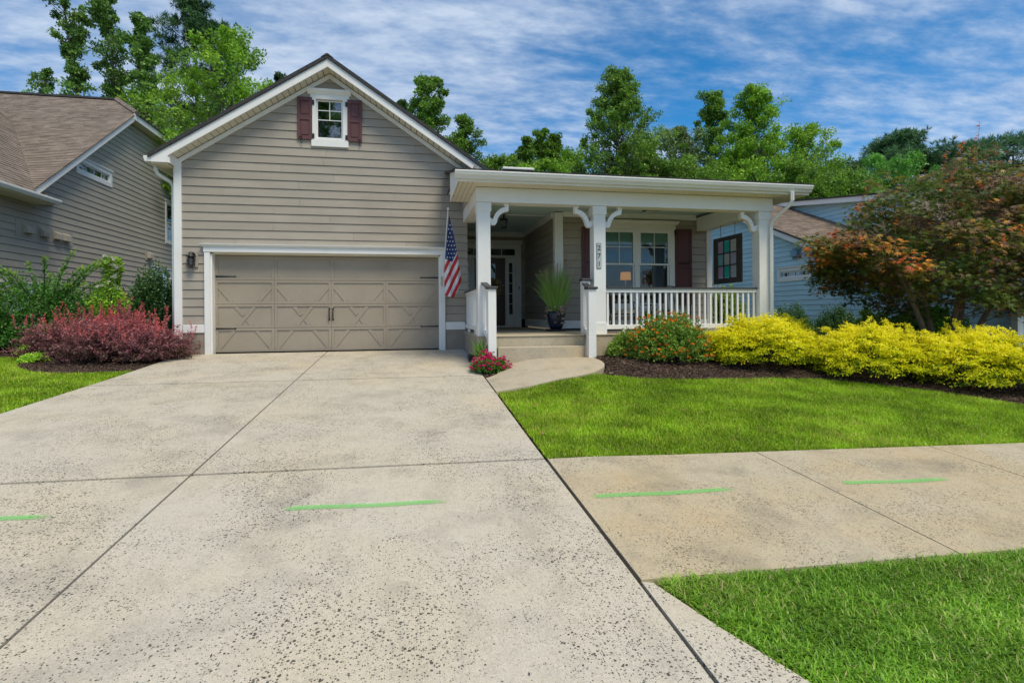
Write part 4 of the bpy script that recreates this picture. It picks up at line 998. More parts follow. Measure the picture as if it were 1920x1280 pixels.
for i in range(NZ):
    for j in range(NA):
        b = i * (NA + 1) + j; F.append((b, b + NA + 1, b + NA + 2, b + 1))
        q = [V[k] for k in F[-1]]; a = sum(p[0] for p in q) / 4 - .865; z = sum(p[2] for p in q) / 4
        # stripes run up and to the right
        d = -( (a - ca) * .907 - (z - cz) * .42 )
        k = int(math.floor(d / .068)); along = (a - ca) * .42 + (z - cz) * .907
        blue = d > .068 * 5.3 + .0 and along > .70
        mi.append(2 if blue else (0 if k % 2 == 0 else 1))
mb = MB(); mb.v = V; mb.f = F; mb.m = mi
mb.build('flag_cloth', fl_m, t, smooth=True)
mb = MB()
for z0 in np.arange(2.86, 1.95, -.088):
    for j, a0 in enumerate(np.arange(-.04, .26, .062)):
        a = a0 + (.03 if int(round((2.86 - z0) / .088)) % 2 else 0); z = z0
        if not (ev(Lc, z) + .012 < a < ev(Rc, z) - .012): continue
        d = -((a - ca) * .907 - (z - cz) * .42); al = (a - ca) * .42 + (z - cz) * .907
        if d < .068 * 5.3 + .02 or al < .73: continue
        pts = []
        for k in range(10):
            r_ = .024 if k % 2 == 0 else .0095; an = math.pi / 2 + k * math.pi / 5
            aa, zz = a + r_ * math.cos(an) * .85, z + r_ * math.sin(an); pts.append((.865 + aa, 11.72 + fold(aa, zz) + .10 * (3 - zz) - .005, zz))
        mb.add(pts, [tuple(range(10))])
mb.build('stars', fl_m[1], t)
# coloured-glass window hung at the end of the porch
t = thing('hanging_window_frame', 'dark wooden nine-pane frame of coloured glass hanging from the end beam', 'window frame', (7.5, 11.5, 2.1))
HX0 = 7.5; y0, y1, z0, z1 = 10.96, 12.09, 1.51, 2.63
M['darkwood'] = mat('weathered_dark_wood', (.060, .052, .045), .7, .25, 4, (1, 8, 1), bump=.4)
fr_ = MB().box(HX0 - .02, HX0 + .02, y0, y0 + .19, z0, z1).box(HX0 - .02, HX0 + .02, y1 - .17, y1, z0, z1).box(HX0 - .019, HX0 + .019, y0 + .19, y1 - .17, z0, z0 + .13).box(HX0 - .019, HX0 + .019, y0 + .19, y1 - .17, z1 - .10, z1).build('frame', M['darkwood'], t, .004)
ya, yb, za, zb = y0 + .19, y1 - .17, z0 + .13, z1 - .10
for k in (1, 2):
    bx('muntin', t, M['darkwood'], HX0 - .014, HX0 + .014, ya + (yb - ya) * k / 3 - .018, ya + (yb - ya) * k / 3 + .018, za, zb)
    bx('muntin', t, M['darkwood'], HX0 - .013, HX0 + .013, ya, yb, za + (zb - za) * k / 3 - .014, za + (zb - za) * k / 3 + .014)
cols = [['pink', 'green', 'cream'], ['aqua', 'cream', 'lilac'], ['pink', 'green', 'grey']]
cv = dict(pink=(.88, .52, .78), green=(.06, .74, .56), cream=(.86, .88, .66), aqua=(.38, .80, .88), lilac=(.70, .66, .90), grey=(.64, .80, .88))
cm_ = {}
for k, c in cv.items():
    m, n, l, p = new_mat(k + '_art_glass'); g = n.new('ShaderNodeNewGeometry'); mp_ = n.new('ShaderNodeMapping'); mp_.inputs['Scale'].default_value = (1, 9, 3); l.new(g.outputs['Position'], mp_.inputs[0])
    tx = n.new('ShaderNodeTexNoise'); tx.inputs['Scale'].default_value = 3; tx.inputs['Distortion'].default_value = 2; l.new(mp_.outputs[0], tx.inputs['Vector'])
    mx = n.new('ShaderNodeMix'); mx.data_type = 'RGBA'; l.new(tx.outputs[0], mx.inputs['Factor']); mx.inputs[6].default_value = rgb(tuple(v * .55 for v in c)); mx.inputs[7].default_value = rgb(tuple(min(.8, v * 1.35) for v in c)); l.new(mx.outputs[2], p.inputs['Base Color'])
    p.inputs['Roughness'].default_value = .15; tr = n.new('ShaderNodeBsdfTranslucent'); l.new(mx.outputs[2], tr.inputs[0]); ms = n.new('ShaderNodeMixShader'); ms.inputs[0].default_value = .55; l.new(p.outputs[0], ms.inputs[1]); l.new(tr.outputs[0], ms.inputs[2]); l.new(ms.outputs[0], n['Material Output'].inputs[0]); cm_[k] = m
for r in range(3):
    for c in range(3):
        # far end of the frame shows on the left
        yy1 = yb - (yb - ya) * c / 3; yy0 = yy1 - (yb - ya) / 3; zz1 = zb - (zb - za) * r / 3; zz0 = zz1 - (zb - za) / 3
        o = bx('glass_pane', t, cm_[cols[r][c]], HX0 - .004, HX0 + .004, yy0 + .018, yy1 - .018, zz0 + .014, zz1 - .014); o['label'] = cols[r][c] + ' glass pane'
for y in (11.22, 11.80):
    mb = MB(); n = 9
    for k in range(n):
        za_ = 2.63 + (2.93 - 2.63) * k / n; zb_ = 2.63 + (2.93 - 2.63) * (k + 1.25) / n; w = .009
        pts = [(HX0 + (w * math.cos(q * math.pi / 4) if k % 2 else 0), y + (0 if k % 2 else w * math.cos(q * math.pi / 4)), (za_ + zb_) / 2 + (zb_ - za_) / 2 * math.sin(q * math.pi / 4)) for q in range(9)]
        mb.tube(pts, .003, 4, cap=False)
    mb.build('chain', M['black'], t)
# porch chairs, low table
M['cushion'] = mat('leafy_cushion_cloth', (.42, .44, .34), .9, .75, 9, dirt=((.10, .16, .10), 11, .9))
M['iron'] = mat('dark_chair_metal', (.035, .035, .04), .4, .1)
def chair(x, y, rot, label):
    t = thing('porch_chair', label, 'chair', (x, y, PF), group='metal chairs on the porch'); c, s = math.cos(rot), math.sin(rot)
    def w(a, b, z): return (x + a * c - b * s, y + a * s + b * c, PF + z)
    sc_ = MB()
    for k in range(1): pass
    pr_ = [(-.27, -.27), (.27, -.27), (.27, .27), (-.27, .27)]
    MB().hexa([w(a, b, .40) for a, b in pr_], [w(a * .97, b * .97, .50) for a, b in pr_]).build('seat_cushion', M['cushion'], t, .03)
    MB().hexa([w(a * 1.03, b * 1.03, .375) for a, b in pr_], [w(a * 1.03, b * 1.03, .398) for a, b in pr_]).build('seat', M['iron'], t)
    for b in (-.28, .28):
        MB().tube([w(.29, b, 0), w(.29, b, .52), w(.27, b, .62), w(.20, b, .66), w(-.24, b, .66)], .014, 8).build('arm', M['iron'], t)
        MB().tube([w(-.36, b, 0), w(-.27, b, .38), w(-.30, b, .66), w(-.42, b, 1.05)], .014, 8).build('back_post', M['iron'], t)
    mb = MB().tube([w(-.42, -.28, 1.05), w(-.43, 0, 1.08), w(-.42, .28, 1.05)], .014, 8)
    for k in range(-2, 3): mb.tube([w(-.28, k * .1, .42), w(-.305, k * .1, .7), w(-.425, k * .1, 1.06)], .008, 6)
    mb.build('backrest', M['iron'], t)
chair(4.95, 11.75, R(-15), 'dark metal porch chair seen side-on next to the middle column')
chair(6.35, 11.95, R(-98), 'dark metal porch chair facing the street below the right shutter')
t = thing('porch_table', 'small dark round metal table between the two porch chairs', 'table', (5.58, 11.75, PF))
MB().lathe((5.58, 11.75, PF), [(.18, .585), (.19, .59), (.19, .605), (.18, .61)], 20).build('table_top', M['iron'], t)
for k in range(3):
    a = k * 2.09 + .4; MB().tube([(5.58 + .15 * math.cos(a), 11.75 + .15 * math.sin(a), PF + .59), (5.58 + .05 * math.cos(a), 11.75 + .05 * math.sin(a), PF + .3), (5.58 + .2 * math.cos(a), 11.75 + .2 * math.sin(a), PF)], .01, 6).build('leg', M['iron'], t)
# drain outlet beside the flower pocket
t = thing('drain_outlet', 'black corrugated drain outlet on the pale strip beside the flowers', 'drain', (1.24, 10.5, -.12))
MB().tube([(1.24, 10.9, h(1.24, 10.9) + .07), (1.25, 10.6, h(1.25, 10.6) + .07)], [.06, .065], 12).build('pipe', M['black'], t)
MB().tube([(1.25, 10.62, h(1.25, 10.62) + .07), (1.25, 10.58, h(1.25, 10.58) + .07)], .075, 12).build('pipe_collar', M['black'], t)
# ---------------- green survey dashes sprayed on the concrete
m, n, l, p = new_mat('green_spray_paint'); p.inputs['Base Color'].default_value = (.22, .66, .17, 1); p.inputs['Roughness'].default_value = .8
a_ = n.new('ShaderNodeAttribute'); a_.attribute_name = 'tint'; g = n.new('ShaderNodeNewGeometry')
tx = n.new('ShaderNodeTexNoise'); tx.inputs['Scale'].default_value = 160; tx.inputs['Detail'].default_value = 4; l.new(g.outputs['Position'], tx.inputs['Vector'])
s1 = n.new('ShaderNodeMath'); s1.operation = 'SUBTRACT'; l.new(a_.outputs['Fac'], s1.inputs[0]); l.new(tx.outputs[0], s1.inputs[1])
mr = n.new('ShaderNodeMapRange'); mr.inputs[1].default_value = -.38; mr.inputs[2].default_value = .80; mr.inputs[4].default_value = 1.0; l.new(s1.outputs[0], mr.inputs[0])
gr = n.new('ShaderNodeTexNoise'); gr.inputs['Scale'].default_value = 75; gr.inputs['Detail'].default_value = 6; gr.inputs['Roughness'].default_value = .8; l.new(g.outputs['Position'], gr.inputs['Vector'])
gm = n.new('ShaderNodeMapRange'); gm.inputs[1].default_value = .36; gm.inputs[2].default_value = .58; gm.inputs[3].default_value = .14; gm.inputs[4].default_value = .80; l.new(gr.outputs[0], gm.inputs[0])
ga = n.new('ShaderNodeMath'); ga.operation = 'MULTIPLY'; l.new(mr.outputs[0], ga.inputs[0]); l.new(gm.outputs[0], ga.inputs[1])
tr = n.new('ShaderNodeBsdfTransparent'); ms = n.new('ShaderNodeMixShader'); l.new(ga.outputs[0], ms.inputs[0]); l.new(tr.outputs[0], ms.inputs[1]); l.new(p.outputs[0], ms.inputs[2]); l.new(ms.outputs[0], n['Material Output'].inputs[0])
DASH = [(-3.55, 4.28, -2.40, 4.19, 'green spray-painted dash running off the left edge of the driveway'), (-.90, 4.10, .30, 4.06, 'long green spray-painted dash in the middle of the driveway'),
        (1.40, 3.99, 2.68, 4.0, 'green spray-painted dash on the sidewalk slab beside the driveway'), (3.70, 4.02, 4.83, 3.99, 'green spray-painted dash on the second sidewalk slab')]
for x0, y0, x1, y1, lab in DASH:
    nu, nvv = 44, 8; V = []; T = []
    for i in range(nu + 1):
        for j in range(nvv + 1):
            u = i / nu; v = j / nvv * 2 - 1; x = x0 + (x1 - x0) * u; y = y0 + (y1 - y0) * u + v * .047 + .008 * math.sin(u * 9)
            V.append((x, y, h(x, y) + .006)); e = min(1, u * 16 + .05) * min(1, (1 - u) * 7 + .05); T.append((1 - abs(v) ** 2.2) * 1.55 * e)
    F = [(i * (nvv + 1) + j, (i + 1) * (nvv + 1) + j, (i + 1) * (nvv + 1) + j + 1, i * (nvv + 1) + j + 1) for i in range(nu) for j in range(nvv)]
    tag(link('green_paint_mark', np_mesh('green_paint_mark', np.array(V), np.array(F), m, np.array(T))), lab, 'paint mark', 'green survey dashes on the concrete')
# ================================================================== vegetation
UP = np.array([0, 0, 1.])
def bez(a, c, b, t):
    t = t[..., None]; P = (1 - t) ** 2 * a[:, None] + 2 * t * (1 - t) * c[:, None] + t ** 2 * b[:, None]
    D = 2 * (1 - t) * (c - a)[:, None] + 2 * t * (b - c)[:, None]
    return P, nrm(D)
def shoot_leaves(a, c, b, m, t0, jit, L, wr, side=.8, upb=1.0, rise=.1, tint=None, power=1.0, bend=.12):
    n = len(a); t = t0 + (1 - t0) * rng.random((n, m)) ** power
    P, T = bez(a, c, b, t)
    rnd = rng.normal(size=P.shape)
    jj = np.asarray(jit) * (1.15 - .75 * t)[..., None] if np.ndim(jit) == 0 else rng.normal(size=P.shape) * 0 + np.asarray(jit) * (1.15 - .75 * t)[..., None]
    P = P + rng.normal(size=P.shape) * jj
    D = nrm(T * .7 + rnd * side + UP * rise); N = nrm(rng.normal(size=P.shape) * .55 + UP * upb)
    k = n * m
    Ls = rng.uniform(L[0], L[1], k)
    tv = tint(t, P).reshape(-1) if tint else rng.random(k)
    return leaf_arrays(P.reshape(-1, 3), D.reshape(-1, 3), N.reshape(-1, 3), Ls, Ls * wr, tv, bend)
def dome(n, c, rx, ry, hh, low=.12, arch=.35, core=.35, skew=1.0):
    az = rng.uniform(0, 2 * np.pi, n); u = rng.random(n) ** skew; el = np.arcsin(low + (1 - low) * u)
    rad = rng.uniform(.82, 1.08, n)
    lump = 1 + .10 * np.sin(az * 3 + c[0] * 5) + .07 * np.sin(az * 5 + 1.3 + el * 4)
    rad = rad * lump
    tip = np.stack([c[0] + rx * rad * np.cos(el) * np.cos(az), c[1] + ry * rad * np.cos(el) * np.sin(az), c[2] + hh * rad * np.sin(el)], 1)
    r0 = rng.random(n) ** .5 * core
    base = np.stack([c[0] + rx * r0 * np.cos(az), c[1] + ry * r0 * np.sin(az), np.full(n, c[2])], 1)
    ctrl = base * .45 + tip * .55; ctrl[:, 2] = base[:, 2] + (tip[:, 2] - base[:, 2]) * .6 + hh * arch * rng.uniform(.5, 1.2, n)
    return base, ctrl, tip
def stems_mesh(a, c, b, k, r0, r1, m, parent, name='stems', tend=.8):
    mb = MB()
    for i in range(0, len(a), max(1, len(a) // k)):
        ts = np.linspace(0, tend, 5); P, _ = bez(a[i:i + 1], c[i:i + 1], b[i:i + 1], ts[None]); mb.tube([tuple(p) for p in P[0]], [r0 + (r1 - r0) * q / 4 for q in range(5)], 5)
    return mb.build(name, m, parent)
def plant(name, label, cat, loc, group=None): return thing(name, label, cat, loc, group)
def foliage(parts, m, parent, name='foliage'):
    V, F, T = merge(parts); return link(name, np_mesh(name, V, F, m, T), parent)
def clipn(x): return np.clip(x, 0, 1)

G_ = M
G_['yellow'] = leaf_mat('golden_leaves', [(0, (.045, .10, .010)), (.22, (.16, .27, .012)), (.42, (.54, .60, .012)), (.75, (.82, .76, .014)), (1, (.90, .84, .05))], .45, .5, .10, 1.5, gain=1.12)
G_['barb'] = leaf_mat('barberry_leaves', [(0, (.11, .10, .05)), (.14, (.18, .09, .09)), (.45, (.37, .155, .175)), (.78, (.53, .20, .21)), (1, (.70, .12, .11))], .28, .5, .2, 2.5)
G_['lantana'] = leaf_mat('lantana_leaves', [(0, (.045, .085, .014)), (.6, (.085, .145, .020)), (1, (.15, .21, .035))], .3, .55, .2, 3, gain=2.5)
G_['holly'] = leaf_mat('dark_evergreen_leaves', [(0, (.016, .042, .014)), (.7, (.032, .082, .022)), (1, (.075, .14, .035))], .15, .35, .2, 2, gain=2.1)
G_['elm'] = leaf_mat('arching_shrub_leaves', [(0, (.025, .075, .014)), (.6, (.055, .15, .022)), (1, (.20, .30, .03))], .3, .45, .2, 1.5, gain=2.1)
G_['lime'] = leaf_mat('lime_vine_leaves', [(0, (.08, .19, .02)), (1, (.26, .38, .04))], .35, gain=2.1)
G_['bright'] = leaf_mat('fresh_green_leaves', [(0, (.04, .13, .02)), (1, (.13, .29, .04))], .35, gain=1.85)
G_['petal_w'] = leaf_mat('white_petals', [(0, (.60, .60, .52)), (1, (.76, .76, .70))], .3, .7, .05)
G_['petal_o'] = leaf_mat('orange_petals', [(0, (.80, .20, .02)), (.6, (.88, .33, .03)), (1, (.88, .50, .06))], .25, .7, .05)
G_['petal_p'] = leaf_mat('magenta_petals', [(0, (.55, .015, .12)), (.7, (.72, .03, .22)), (1, (.72, .06, .10))], .25, .7, .05)
G_['petal_b'] = leaf_mat('blush_petals', [(0, (.68, .40, .38)), (1, (.78, .62, .56))], .25, .7, .05)
G_['sago'] = leaf_mat('palm_leaves', [(0, (.05, .13, .02)), (1, (.16, .27, .05))], .2, gain=2.2)

def flowers(C, r, n_pet, L, m, parent, name='flowers'):
    """little heads: n_pet petals round each centre"""
    k = len(C); az = rng.uniform(0, 2 * np.pi, (k, n_pet)); el = rng.uniform(.1, 1.2, (k, n_pet))
    D = np.stack([np.cos(az) * np.cos(el), np.sin(az) * np.cos(el), np.sin(el)], -1).reshape(-1, 3)
    P = np.repeat(C, n_pet, 0) + D * r * .3; N = nrm(rng.normal(size=D.shape) * .3 + UP)
    Ls = rng.uniform(L * .7, L, len(P)); V, F, T = leaf_arrays(P, D, N, Ls, Ls * .9, np.repeat(rng.random(k), n_pet) * .7 + rng.random(len(P)) * .3)
    o = link(name, np_mesh(name, V, F, m, T), parent); o['kind'] = 'stuff'; return o

# ---- golden shrubs
def golden(x, y, rx, ry, hh, label):
    c = (x, y, h(x, y) - .02); t = plant('golden_shrub', label, 'shrub', c, 'golden shrubs along the mulch bed')
    a, cc, b = dome(900, c, rx, ry, hh, low=.03, arch=.28, core=.5, skew=.85)
    b[:, 2] -= .05 * rng.random(len(b)); b[:, 2] = np.maximum(b[:, 2], c[2] + .06)
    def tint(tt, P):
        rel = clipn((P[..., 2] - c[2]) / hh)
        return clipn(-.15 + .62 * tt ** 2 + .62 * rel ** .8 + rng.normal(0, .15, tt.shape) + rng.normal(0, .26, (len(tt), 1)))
    n = len(a)
    p1 = shoot_leaves(a, cc, b, 40, .42, np.array([.06, .06, .010]), (.028, .050), .55, .75, 2.6, .02, tint, .8)
    # layered side sprays
    i = rng.integers(0, n, 1500); tt = rng.uniform(.6, 1, (1500, 1)); P, D = bez(a[i], cc[i], b[i], tt); P = P[:, 0]; D = D[:, 0]
    sidev = nrm(np.cross(D, UP) * rng.choice([-1, 1], (1500, 1)) + D * .9 + rng.normal(0, .25, D.shape)); sidev[:, 2] *= .35
    e = P + sidev * rng.uniform(.10, .24, (1500, 1)); e[:, 2] = np.maximum(e[:, 2], c[2] + .05)
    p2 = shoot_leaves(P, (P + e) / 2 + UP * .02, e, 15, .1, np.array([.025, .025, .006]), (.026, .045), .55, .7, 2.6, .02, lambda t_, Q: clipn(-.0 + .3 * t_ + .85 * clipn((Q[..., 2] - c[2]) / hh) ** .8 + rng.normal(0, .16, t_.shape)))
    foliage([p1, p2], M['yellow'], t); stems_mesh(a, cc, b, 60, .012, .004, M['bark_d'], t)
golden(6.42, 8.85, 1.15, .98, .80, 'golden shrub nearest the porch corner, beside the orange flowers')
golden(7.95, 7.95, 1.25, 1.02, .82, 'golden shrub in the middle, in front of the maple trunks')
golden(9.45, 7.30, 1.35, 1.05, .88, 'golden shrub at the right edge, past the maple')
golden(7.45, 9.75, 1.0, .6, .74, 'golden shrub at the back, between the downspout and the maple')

# ---- barberries
def barberry(x, y, rx, ry, hh, label):
    c = (x, y, h(x, y) - .02); t = plant('barberry_bush', label, 'shrub', c, 'dark red barberries by the garage')
    a, cc, b = dome(560, c, rx, ry, hh, low=.06, arch=.15, core=.4)
    q = rng.choice([.72, .85, .95, 1.05, 1.15], (len(b), 1)); b = np.array(c) + (b - np.array(c)) * q; cc = np.array(c) + (cc - np.array(c)) * q
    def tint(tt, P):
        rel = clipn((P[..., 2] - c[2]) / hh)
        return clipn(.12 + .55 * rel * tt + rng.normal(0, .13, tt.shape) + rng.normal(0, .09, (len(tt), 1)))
    p1 = shoot_leaves(a, cc, b, 46, .40, .030, (.026, .05), .62, 1.0, .9, .1, tint, .75)
    n = 150; k = rng.integers(0, len(b), n); k = k[b[k, 2] > c[2] + hh * .55]; s = b[k]; e = s + np.stack([rng.normal(0, .05, len(k)), rng.normal(0, .05, len(k)), rng.uniform(.12, .34, len(k))], 1)
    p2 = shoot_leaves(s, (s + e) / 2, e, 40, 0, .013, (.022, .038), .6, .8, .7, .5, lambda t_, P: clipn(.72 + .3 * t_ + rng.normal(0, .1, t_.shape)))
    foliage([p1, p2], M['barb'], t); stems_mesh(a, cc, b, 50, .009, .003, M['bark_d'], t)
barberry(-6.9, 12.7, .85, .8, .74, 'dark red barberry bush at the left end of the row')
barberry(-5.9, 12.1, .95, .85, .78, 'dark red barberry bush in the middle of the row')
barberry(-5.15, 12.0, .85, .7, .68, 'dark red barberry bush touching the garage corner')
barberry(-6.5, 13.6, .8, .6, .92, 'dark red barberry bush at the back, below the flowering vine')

# ---- arching shrubs with long whips on the left
def arching(x, y, rx, ry, hh, label, nwh=22):
    c = (x, y, h(x, y)); t = plant('arching_shrub', label, 'shrub', c, 'arching green shrubs beside the neighbouring house')
    a, cc, b = dome(420, c, rx, ry, hh, low=.05, arch=.25, core=.3)
    p1 = shoot_leaves(a, cc, b, 34, .3, .07, (.04, .075), .55, 1.0, .8, .05, lambda t_, P: clipn(.1 + .5 * t_ * clipn((P[..., 2] - c[2]) / hh) + rng.normal(0, .16, t_.shape)), .8)
    az = rng.uniform(0, 2 * np.pi, nwh); l = rng.uniform(.75, 1.25, nwh); b0 = np.repeat(np.array([[c[0], c[1], c[2] + hh * .4]]), nwh, 0)
    e = b0 + np.stack([np.cos(az) * rx * 1.05 * l, np.sin(az) * ry * l, hh * rng.uniform(.55, 1.05, nwh)], 1); m_ = b0 * .5 + e * .5; m_[:, 2] += hh * .18
    p2 = shoot_leaves(b0, m_, e, 150, .25, .04, (.045, .075), .6, 1.0, .8, .2, lambda t_, P: clipn(.25 + .75 * t_ ** 3 + rng.normal(0, .12, t_.shape)))
    foliage([p1, p2], M['elm'], t); stems_mesh(b0, m_, e, nwh, .014, .004, M['bark_d'], t, tend=.95); stems_mesh(a, cc, b, 30, .012, .004, M['bark_d'], t, 'inner_stems')
arching(-8.35, 14.3, 1.3, 1.0, 1.6, 'arching green shrub in front of the low white window')
arching(-9.75, 14.2, .95, .9, 1.4, 'arching green shrub cut off by the left edge of the photo', 16)
# ---- evergreens by the corner
def evergreen(x, y, rx, ry, hh, label, n=500, leafL=(.05, .08), name='evergreen_shrub', m='holly', z0=None, grp=None):
    c = (x, y, h(x, y) if z0 is None else z0); t = plant(name, label, 'shrub', c, grp)
    a, cc, b = dome(n, c, rx, ry, hh, low=.02, arch=.05, core=.3)
    p = shoot_leaves(a, cc, b, 30, .5, .05, leafL, .55, 1.0, .6, .1, lambda t_, P: clipn(.2 + .5 * t_ + rng.normal(0, .22, t_.shape)), .6)
    foliage([p], M[m], t); stems_mesh(a, cc, b, 20, .012, .004, M['bark_d'], t); return t
evergreen(-6.35, 15.6, 1.1, 1.0, 1.95, 'dark glossy evergreen shrub against the garage corner', 800)
evergreen(-7.9, 16.2, .9, .9, 1.55, 'dark evergreen shrub left of the flowering vine', 500)
# ---- clematis on its support
t = plant('flowering_vine', 'lime green vine with white star flowers climbing a slim support', 'vine', (-6.9, 14.2, h(-6.9, 14.2)))
zb_ = h(-6.9, 14.2); n = 5200
zz = rng.random(n) ** 1.25 * 2.18; rr_ = (.40 - .15 * zz) * np.sqrt(rng.random(n)) * (1 + .35 * np.sin(zz * 7)) + .02; az = rng.uniform(0, 2 * np.pi, n)
rr_ = rr_ * 1.2; P = np.stack([-6.9 + rr_ * np.cos(az) + .05 * np.sin(zz * 4), 14.2 + rr_ * np.sin(az), zb_ + zz], 1); D = np.stack([np.cos(az), np.sin(az), rng.normal(0, .5, n)], 1); Ls = rng.uniform(.045, .085, n)
foliage([leaf_arrays(P, D, nrm(rng.normal(size=(n, 3)) * .5 + UP), Ls, Ls * .65, rng.random(n))], M['lime'], t)
MB().tube([(-6.9, 14.2, zb_), (-6.9, 14.2, zb_ + 2.1)], .02, 6).build('support', M['bark_d'], t)
k = 34; i = rng.integers(0, n, k * 6); i = i[(zz[i] > 1.35) & (np.sin(az[i]) < 0.2)][:k]; flowers(P[i] + np.array([0, -.06, 0]), .06, 7, .085, M['petal_w'], t)
# ---- low plants at the back of the left bed
for (x, y, r_, hh, m_, lab) in ((-9.1, 14.4, .45, .28, 'holly', 'low dark purple-green plant at the back of the left bed'), (-8.2, 13.5, .16, .14, 'lime', 'tiny lime plant in the mulch, left of the barberries'), (-9.3, 13.7, .2, .14, 'lime', 'tiny lime plant at the left edge of the mulch'), (-7.2, 12.05, .22, .12, 'lime', 'small lime plant under the leftmost barberry')):
    evergreen(x, y, r_, r_, hh, lab, 60, (.03, .06), 'low_plant', m_)
# ---- lantana and the small green shrub before the porch
c = (4.85, 9.25, h(4.85, 9.25) - .02); t = plant('orange_flowering_shrub', 'round green shrub dotted with orange flower heads below the porch railing', 'shrub', c)
a, cc, b = dome(620, c, .80, .68, .80, low=.03, arch=.12, core=.35)
p1 = shoot_leaves(a, cc, b, 26, .4, .05, (.035, .06), .6, 1.0, .8, .1, lambda t_, P: clipn(.15 + .5 * t_ + rng.normal(0, .2, t_.shape)), .7)
foliage([p1], M['lantana'], t); stems_mesh(a, cc, b, 30, .008, .003, M['bark_d'], t)
f = b[rng.random(len(b)) < .32]; flowers(f + UP * .025, .04, 18, .040, M['petal_o'], t)
evergreen(4.25, 9.75, .50, .38, .46, 'small dark green shrub between the stair post and the orange flowers', 420, (.03, .05), 'low_shrub', 'lantana')
evergreen(5.2, 10.0, .35, .2, .55, 'leafy green shrub tucked behind the orange flowers', 160, (.035, .055), 'low_shrub', 'lantana')
# ---- round boxwoods and the fresh green shrub behind the maple
evergreen(10.1, 12.6, .62, .6, .98, 'clipped round boxwood nearer the porch downspout', 620, (.03, .045), 'boxwood', 'holly', None, 'clipped boxwoods before the blue house')
evergreen(11.2, 12.3, .62, .6, .93, 'clipped round boxwood nearer the maple', 620, (.03, .045), 'boxwood', 'holly', None, 'clipped boxwoods before the blue house')
evergreen(11.9, 10.4, .9, .6, .98, 'fresh green leafy shrub glowing behind the maple trunks', 420, (.07, .11), 'leafy_shrub', 'bright')
evergreen(11.0, 10.9, .5, .5, .85, 'darker leafy shrub left of the maple trunks', 260, (.06, .10), 'leafy_shrub', 'lantana')
for x, y, hh, lab in ((9.0, 14.0, 1.35, 'green shrub seen through the right half of the porch balusters'), (10.2, 15.6, 1.5, 'green shrub between the two houses behind the railing end'), (8.6, 15.6, 1.2, 'dim green shrub beyond the porch corner post')):
    evergreen(x, y, .6, .6, hh, lab, 300, (.06, .1), 'side_shrub', 'lantana')
# ---- flower pocket: spiky palm seedling and magenta impatiens
c = (1.36, 9.85, h(1.36, 9.85)); t = plant('spiky_palm', 'small spiky green palm rising behind the magenta flowers', 'plant', c)
n = 38; az = rng.uniform(0, 2 * np.pi, n); el = rng.uniform(.35, 1.4, n); D = np.stack([np.cos(az) * np.cos(el), np.sin(az) * np.cos(el), np.sin(el)], 1)
L_ = rng.uniform(.34, .50, n) * (1.15 - .25 * np.cos(el)); P = np.repeat(np.array([[c[0], c[1], c[2] + .14]]), n, 0)
foliage([leaf_arrays(P, D, nrm(rng.normal(size=(n, 3)) * .4 + UP), L_, np.full(n, .06), rng.random(n), .06)], M['sago'], t)
c = (1.42, 9.42, h(1.42, 9.42)); t = plant('magenta_flowers', 'mound of magenta impatiens in the mulch pocket beside the steps', 'flowers', c)
a, cc, b = dome(190, c, .36, .28, .30, low=.1, arch=.1, core=.4)
foliage([shoot_leaves(a, cc, b, 12, .4, .025, (.035, .06), .6, 1.0, .9, .1)], M['bright'], t); stems_mesh(a, cc, b, 20, .005, .003, M['lantana'], t)
flowers(b[rng.random(len(b)) < .62] + UP * .018, .02, 6, .056, M['petal_p'], t)
# ---- planter on the porch
px_, py_ = 3.46, 12.28; t = plant('porch_planter', 'dark blue planter of feathery grass and blush flowers on the porch', 'planter', (px_, py_, PF))
M['pot'] = mat('dark_blue_glaze', (.018, .022, .05), .2, .1, 5, spec=.6)
MB().lathe((px_, py_, PF), [(.24, .0), (.25, .015), (.255, .045), (.235, .045), (.23, .03)], 24).build('saucer', M['black'], t, smooth=True)
MB().lathe((px_, py_, PF), [(.13, .045), (.17, .12), (.205, .28), (.215, .40), (.205, .47), (.19, .47), (.185, .43)], 24).build('pot', M['pot'], t, smooth=True)
n = 420; az = rng.uniform(0, 2 * np.pi, n); el = np.clip(rng.normal(1.27, .17, n), .6, 1.55); l = rng.uniform(.6, 1.25, n)
a = np.stack([px_ + .1 * np.cos(az), py_ + .1 * np.sin(az), np.full(n, PF + .44)], 1); b = a + np.stack([np.cos(az) * np.cos(el) * l * .85, np.sin(az) * np.cos(el) * l * .45, np.sin(el) * l], 1)
b[:, 2] -= .35 * np.cos(el) * l; b[:, 1] = np.minimum(b[:, 1], 12.6); cc = a * .5 + b * .5; cc[:, 2] += .34 * np.cos(el)
def ribbons(a, c, b, w, seg=5):
    t_ = np.linspace(0, 1, seg + 1); n = len(a); P, D = bez(a, c, b, np.tile(t_, (n, 1))); S = nrm(np.cross(D, np.array([.3, 1., .2])) + 1e-6)
    ww = (w * (1 - t_ ** 1.5) + .0012)[None, :, None]; V = np.stack([P - S * ww, P + S * ww], 2).reshape(-1, 3); k = (seg + 1) * 2
    f = np.array([[2 * i, 2 * i + 1, 2 * i + 3, 2 * i + 2] for i in range(seg)]); F = (np.arange(n)[:, None, None] * k + f[None]).reshape(-1, 4); return V, F, np.repeat(rng.random(n), k)
M['fgrass'] = leaf_mat('fountain_grass', [(0, (.045, .11, .018)), (1, (.15, .24, .045))], .3, gain=2.4)
foliage([ribbons(a, cc, b, .006)], M['fgrass'], t, 'grass_blades')
M['plume'] = leaf_mat('seed_plumes', [(0, (.42, .30, .18)), (1, (.62, .52, .36))], .3)
